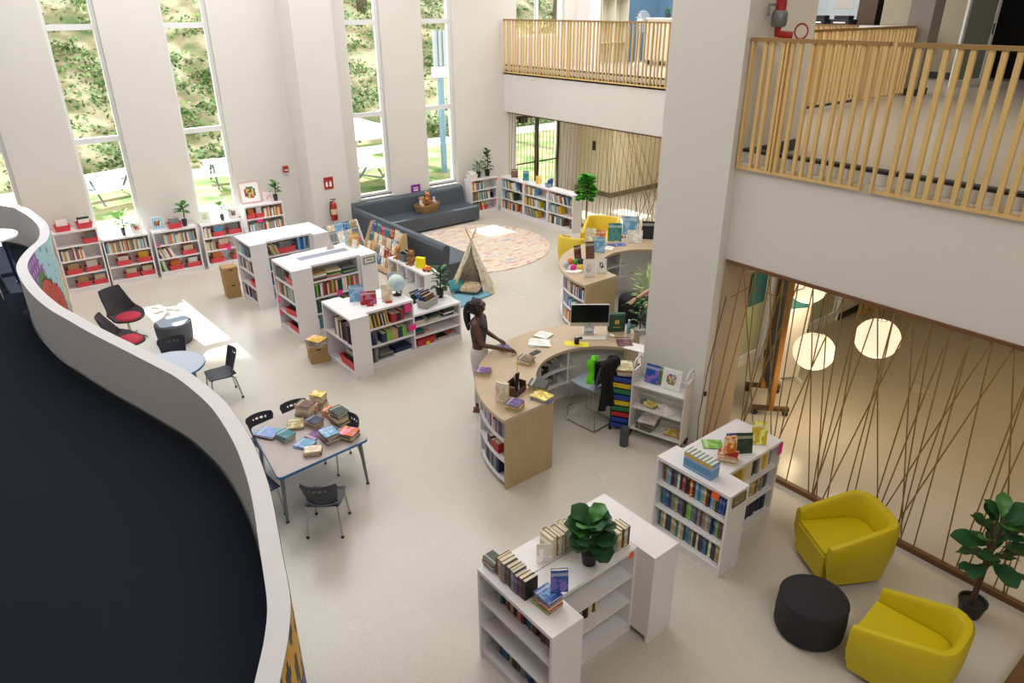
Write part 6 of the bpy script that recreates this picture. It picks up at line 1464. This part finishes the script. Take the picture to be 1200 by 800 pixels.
# ---- red pipe with valve on the near gallery
T = thing('sprinkler_pipe', 'red sprinkler riser pipe with valve wheel in front of the gallery', 'pipe', (6.86, 4.30, 0)); MB().tube([(0, 0, 4.86), (0, 0, 8.5)], .05, 14).build('pipe', REDP, T)
MB().lathe([(.06, 4.80), (.075, 4.82), (.075, 4.92), (.06, 4.95)], 14).build('coupling', STEELG, T); MB().tube([(0, 0, 4.84), (0, 0, 4.74), (.10, -.10, 4.72)], .04, 10).build('elbow', REDP, T)
MB().tube([(.16 + .0 * a, -.16 + .07 * math.cos(a), 4.76 + .07 * math.sin(a)) for a in [k * math.pi / 8 for k in range(16)]], .009, 6, close=True).build('valve_wheel', REDP, T); MB().tube([(-.02, .02, 5.0), (-.12, .05, 5.0), (-.12, .05, 4.9)], .014, 8).build('gauge_pipe', STEELG, T)
# ---- upper far gallery
T = thing('pedestal_fan', 'white pedestal fan on the far gallery behind the railing', 'fan', (16.1, 14.3, 3.5)); MB().lathe([(.22, 0), (.2, .04), (.03, .06), (.02, .9)], 20).build('stand', TRIMW, T)
m = MB(); Mf = Matrix.Translation((0, -.02, 1.1)) @ Matrix.Rotation(math.pi / 2, 4, 'X')
for k in range(5): m.tube([((.26 - k * .05) * math.cos(a), (.26 - k * .05) * math.sin(a), .08 - .0 * k) for a in [j * math.pi / 12 for j in range(24)]], .006, 5, close=True, mx=Mf)
for k in range(16): a = k * math.pi / 8; m.tube([(.05 * math.cos(a), .05 * math.sin(a), .09), (.26 * math.cos(a), .26 * math.sin(a), .08), (.26 * math.cos(a), .26 * math.sin(a), -.02)], .004, 4, mx=Mf)
m.build('guard', TRIMW, T); m = MB()
for k in range(3): m.add([(0, 0, 0), (.2 * math.cos(k * 2.09 - .3), .2 * math.sin(k * 2.09 - .3), .02), (.23 * math.cos(k * 2.09), .23 * math.sin(k * 2.09), .03), (.2 * math.cos(k * 2.09 + .4), .2 * math.sin(k * 2.09 + .4), .04)], [(0, 1, 2, 3)], mx=Mf)
m.build('blades', mat('pale_grey_blade', 'B9BDC4', .4), T); MB().lathe([(.06, -.1), (.07, .0), (.04, .06)], 12, mx=Mf).build('motor_housing', TRIMW, T)
def cubby(label, x, y, w, h, nx, nz, d=.35):
    T = thing('cubby_shelf', label, 'shelf', (x, y, 3.5)); C_ = mat('ivory_melamine', 'DDD9C8', .5)
    for i in range(nx + 1): boxes(((w * i / nx, 0, 0), (w * i / nx + .02, d, h))).build('upright_panel', C_, T)
    for j in range(nz + 1): boxes(((.02, .005, h * j / nz), (w, d - .02, h * j / nz + .02))).build('shelf', C_, T)
    boxes(((0, d - .015, 0), (w, d, h))).build('back_panel', C_, T)
cubby('tall ivory cubby shelf against the window wall of the far gallery', 15.2, 14.9, 1.05, 2.2, 2, 4)
T = thing('sideboard', 'long low ivory sideboard in front of the blue wall on the far gallery', 'cabinet', (16.25, 12.0, 3.5)); C_ = mat('ivory_melamine', 'DDD9C8'); boxes(((0, 0, .12), (.5, 2.2, 1.15))).build('carcass', C_, T); boxes(((-.03, -.03, 1.15), (.53, 2.23, 1.19))).build('top', TRIMW, T)
for k in range(4): dd_ = boxes(((-.015, .03 + k * .55, .15), (0, .03 + k * .55 + .5, 1.12))).build('door', C_, T); MB().ball((-.03, .45 + k * .55, .8), .015, 8).build('knob', BLACKP, dd_)
for k in range(5): boxes(((.02, .1 + k * .5, 0), (.1, .18 + k * .5, .12))).build('foot', BLACKP, T)
plant('small potted plant with pale upright leaves on the far gallery sideboard', 16.5, 12.6, 4.69, .5, .2, 18, (.1, .16), POTG, LEAFM, 41, lw=.03, ll=.3, merge=True); plant('low round green plant on the far gallery sideboard', 16.5, 13.7, 4.69, .2, .12, 18, (.08, .1), POTG, LEAFM, 42, lw=.03, ll=.1, merge=True)
T = thing('wall_picture', 'small dark portrait on the blue wall of the far gallery', 'picture', (17.985, 14.3, 5.15), R(-90)); boxes(((-.16, 0, 0), (.16, .03, .42)), ).build('frame', mat('dark_brown_frame', '2E1E18', .5), T); boxes(((-.1, -.004, .06), (.1, 0, .34))).build('print', mat('portrait_print', '8A4A3A', .6), T)
for i, (y, lab) in enumerate(((15.0, 'one'), (15.2, 'two'))): pass
# far counter seen over the near gallery railing
T = thing('service_counter', 'white service counter far beyond the near gallery railing', 'counter', (17.2, 7.6, 3.5)); boxes(((0, 0, 0), (.6, 4.4, 1.02))).build('base_cabinet', mat('maple_front', 'C9A36A', .5), T); boxes(((-.05, -.05, 1.02), (.65, 4.45, 1.06))).build('counter_slab', TRIMW, T)
for k, (y, w, lab) in enumerate(((10.15, .5, 'nearest the pillar'), (9.65, .35, 'in the middle'), (9.05, .45, 'at the far end'))):
    T = thing('office_machine', 'black office machine on the far service counter, %s' % lab, 'printer', (17.3, y, 4.561)); boxes(((0, 0, 0), (.4, w, .12))).build('body', BLACKP, T, bevel=.01); boxes(((.05, .05, .12), (.3, w - .05, .2))).build('lid', BLACKP, T); boxes(((-.01, .08, .04), (0, w - .08, .07))).build('paper_slot', WPAPER, T)
for k, (y, c1, c2, lab) in enumerate(((10.95, '7FB08A', 'DDE8EE', 'green'), (10.25, 'C8584A', 'E6E0DA', 'red'))):
    T = thing('wall_banner', 'white banner with a %s figure on the far wall above the service counter' % lab, 'banner', (19.19, y, 4.9), R(-90)); boxes(((-.25, 0, 0), (.25, .01, 1.3))).build('cloth', mat('banner_' + c2, c2, .6), T); MB().ball((0, -.004, .7), (.13, .004, .4), 12).build('printed_figure', mat('banner_' + c1, c1, .6), T)
tag(boxes(((-.3, -.3, 0), (.3, .3, 1.0))).build('dark_cabinet', mat('dark_teal_paint', '24403F', .5), None, (18.9, 8.2, 3.501), bevel=.01), 'dark teal cabinet beyond the grey post on the upper floor', 'cabinet')

# ================================================================ PEOPLE
def skin_body(name, chains, m_, parent, sub=2, root=0):
    """chains: lists of (x,y,z,r) ; points that coincide are merged so that the body is one connected surface"""
    vs, rs, es, idx = [], [], [], {}
    for ch in chains:
        pv = None
        for x, y, z, r_ in ch:
            k = (round(x, 4), round(y, 4), round(z, 4))
            if k not in idx: idx[k] = len(vs); vs.append((x, y, z)); rs.append(r_)
            if pv is not None and pv != idx[k]: es.append((pv, idx[k]))
            pv = idx[k]
    me = bpy.data.meshes.new(name); me.from_pydata(vs, es, []); me.materials.append(m_)
    o = put(me, name, parent); sk = o.modifiers.new('skin', 'SKIN'); sk.use_smooth_shade = True
    if not me.skin_vertices: me.attributes.new('skin_vertex', 'FLOAT2', 'POINT') if False else None
    return o, rs, root, sub
import bmesh
def finish_skin(t):
    o, rs, root, sub = t
    bm = bmesh.new(); bm.from_mesh(o.data); ly = bm.verts.layers.skin.verify()
    for v, r_ in zip(bm.verts, rs):
        rr = r_ if isinstance(r_, tuple) else (r_, r_)
        v[ly].radius = rr; v[ly].use_root = (v.index == root)
    bm.to_mesh(o.data); bm.free()
    s_ = o.modifiers.new('sub', 'SUBSURF'); s_.levels = sub; s_.render_levels = sub
    return o
def hand_chains(w, d, side, curl=.6, s_=1.0):
    """w wrist point, d forearm direction; five fingers of unequal length, bent downward"""
    w = Vector(w); d = Vector(d).normalized(); up = Vector((0, 0, 1)); sd = d.cross(up).normalized() * side
    pm = w + d * .045 * s_; out = [[(*w, .021 * s_), (*pm, .026 * s_), (*(pm + d * .035 * s_), .024 * s_)]]
    k = pm + d * .035 * s_
    for i, (o_, L_) in enumerate(((-.026, .062), (-.009, .072), (.009, .067), (.025, .052))):
        b_ = k + sd * o_ * s_; m_ = b_ + (d * math.cos(curl * .5) - up * math.sin(curl * .5)) * L_ * .55 * s_; e_ = m_ + (d * math.cos(curl * 1.4) - up * math.sin(curl * 1.4)) * L_ * .45 * s_
        out.append([(*k, .024 * s_), (*b_, .010 * s_), (*m_, .0085 * s_), (*e_, .007 * s_)])
    tb = pm - sd * .026 * s_; out.append([(*pm, .026 * s_), (*tb, .012 * s_), (*(tb + d * .03 * s_ - sd * .014 * s_ - up * .01), .010 * s_), (*(tb + d * .055 * s_ - sd * .012 * s_ - up * .02), .008 * s_)])
    return out
def person(label, x, y, face, arms, skin, top_m, leg_m, shoe_m, hair, hs=1.0, ponytail=True, sleeve=False):
    T = thing('person', label, 'person', (x, y, 0), R(face))
    P = dict(pelvis=(0, 0, .90, (.115, .135)), waist=(0, 0, 1.02, (.085, .112)), chest=(-.005, 0, 1.20, (.098, .125)), upper=(0, 0, 1.30, (.078, .105)), nb=(.005, 0, 1.375, .052), nk=(.015, 0, 1.425, .044), jaw=(.025, 0, 1.475, (.062, .056)), head=(.015, 0, 1.53, (.088, .074)), crown=(.01, 0, 1.585, (.07, .062)))
    g = lambda k: (*P[k][:3], P[k][3])
    ch = [[g('pelvis'), g('waist'), g('chest'), g('upper'), g('nb'), g('nk'), g('jaw'), g('head'), g('crown')], [g('jaw'), (.088, 0, 1.472, .022)], [g('head'), (.10, 0, 1.508, .013)]]
    for s_ in (-1, 1):
        ch.append([g('pelvis'), (0, s_ * .085, .82, .092), (.012, s_ * .09, .62, .072), (.02, s_ * .09, .46, .05), (.0, s_ * .09, .30, .048), (-.02, s_ * .09, .09, .033), (.02, s_ * .09, .035, .034), (.13, s_ * .10, .025, .026)])
        sh, el, wr = arms[s_]; d = Vector(wr) - Vector(el)
        ch.append([g('upper'), (0, s_ * .12, 1.325, .055), (*sh, .048), (*(Vector(sh).lerp(Vector(el), .5)), .042), (*el, .034), (*(Vector(el).lerp(Vector(wr), .4)), .033), (*wr, .021)])
        ch += hand_chains(wr, d, s_, .7)
    body = finish_skin(skin_body('body', ch, skin, T)); 
    top = [[(0, 0, .945, (.105, .135)), (0, 0, 1.05, (.094, .122)), (-.005, 0, 1.20, (.112, .138)), (0, 0, 1.30, (.09, .115)), (.004, 0, 1.355, .064)]]
    for s_ in (-1, 1):
        sh, el, wr = arms[s_]
        if sleeve: top.append([(0, 0, 1.30, (.09, .115)), (0, s_ * .12, 1.325, .068), (*sh, .062), (*(Vector(sh).lerp(Vector(el), .7)), .058)])
        else: top.append([(0, 0, 1.30, (.09, .115)), (0, s_ * .11, 1.335, .055)])
        # bust
        top.append([(-.005, 0, 1.20, (.112, .138)), (.07, s_ * .062, 1.205, .062)])
    finish_skin(skin_body('top', top, top_m, T))
    tr = [[(0, 0, .99, (.104, .13)), (0, 0, .90, (.13, .15))]]
    for s_ in (-1, 1): tr.append([(0, 0, .90, (.13, .15)), (0, s_ * .085, .82, .115), (.012, s_ * .092, .62, .092), (.02, s_ * .092, .46, .070), (.0, s_ * .09, .30, .062), (-.018, s_ * .09, .12, .056)])
    finish_skin(skin_body('trousers', tr, leg_m, T))
    for s_ in (-1, 1):
        m = MB(); m.ball((.045, s_ * .095, .045), (.125, .047, .045), 12); m.box((-.075, s_ * .095 - .045, 0), (.165, s_ * .095 + .045, .022)); m.build('shoe', shoe_m, T)
        MB().ball((.082, s_ * .030, 1.525), (.010, .013, .008), 8).build('eye', WPAPER, T); MB().ball((.090, s_ * .030, 1.525), (.004, .006, .006), 8).build('pupil', BLACKP, T)
        MB().ball((.012, s_ * .083, 1.51), (.018, .010, .026), 8).build('ear', skin, T); MB().tube([(.088, s_ * .016, 1.543), (.088, s_ * .046, 1.545)], .004, 5).build('eyebrow', hair, T)
    MB().ball((.092, 0, 1.475), (.006, .022, .007), 8).build('mouth', mat('lip', '5A2A26', .5), T)
    finish_skin(skin_body('hair', [[(-.035, 0, 1.50, (.078, .080)), (-.012, 0, 1.555, (.098, .088)), (.012, 0, 1.605, (.078, .068))], [(-.035, 0, 1.50, (.078, .080)), (-.05, 0, 1.455, .045)]], hair, T))
    if ponytail: finish_skin(skin_body('ponytail', [[(-.08, 0, 1.56, .034), (-.125, 0, 1.53, .042), (-.155, 0, 1.44, .052), (-.15, 0, 1.32, .05), (-.14, 0, 1.22, .036), (-.135, 0, 1.15, .016)]], hair, T)); MB().tube([(-.085 + .0 * a, .035 * math.cos(a), 1.555 + .035 * math.sin(a)) for a in [k * math.pi / 6 for k in range(12)]], .008, 6, close=True).build('hair_tie', WPAPER, T)
    return T
person('woman with dark ponytail, charcoal sleeveless top and white trousers, reaching over the curved desk', 4.98, 6.86, -50,
       {-1: ((0, -.165, 1.31), (.10, -.235, 1.07), (.40, -.16, 1.005)), 1: ((.02, .165, 1.31), (.05, .20, 1.07), (.24, .10, 1.01))}, SKIN, TOPG, JEANS, SHOE, HAIR)
person('person in a white short-sleeved shirt, mostly hidden behind the pillar, forearm reaching out', 8.02, 6.26, 165,
       {-1: ((0, -.165, 1.31), (.12, -.24, 1.10), (.38, -.20, 1.02)), 1: ((0, .165, 1.31), (.20, .22, 1.16), (.46, .20, 1.08))}, SKINL, WPAPER, mat('dark_denim', '2A3040', .8), SHOE, mat('dark_brown_hair', '2A1C14', .6), ponytail=False, sleeve=True)
o = SB.build('shelf_books', MIXED)
tag(o, 'many small books and folders on the distant shelves and in the bins', 'books', kind='stuff')
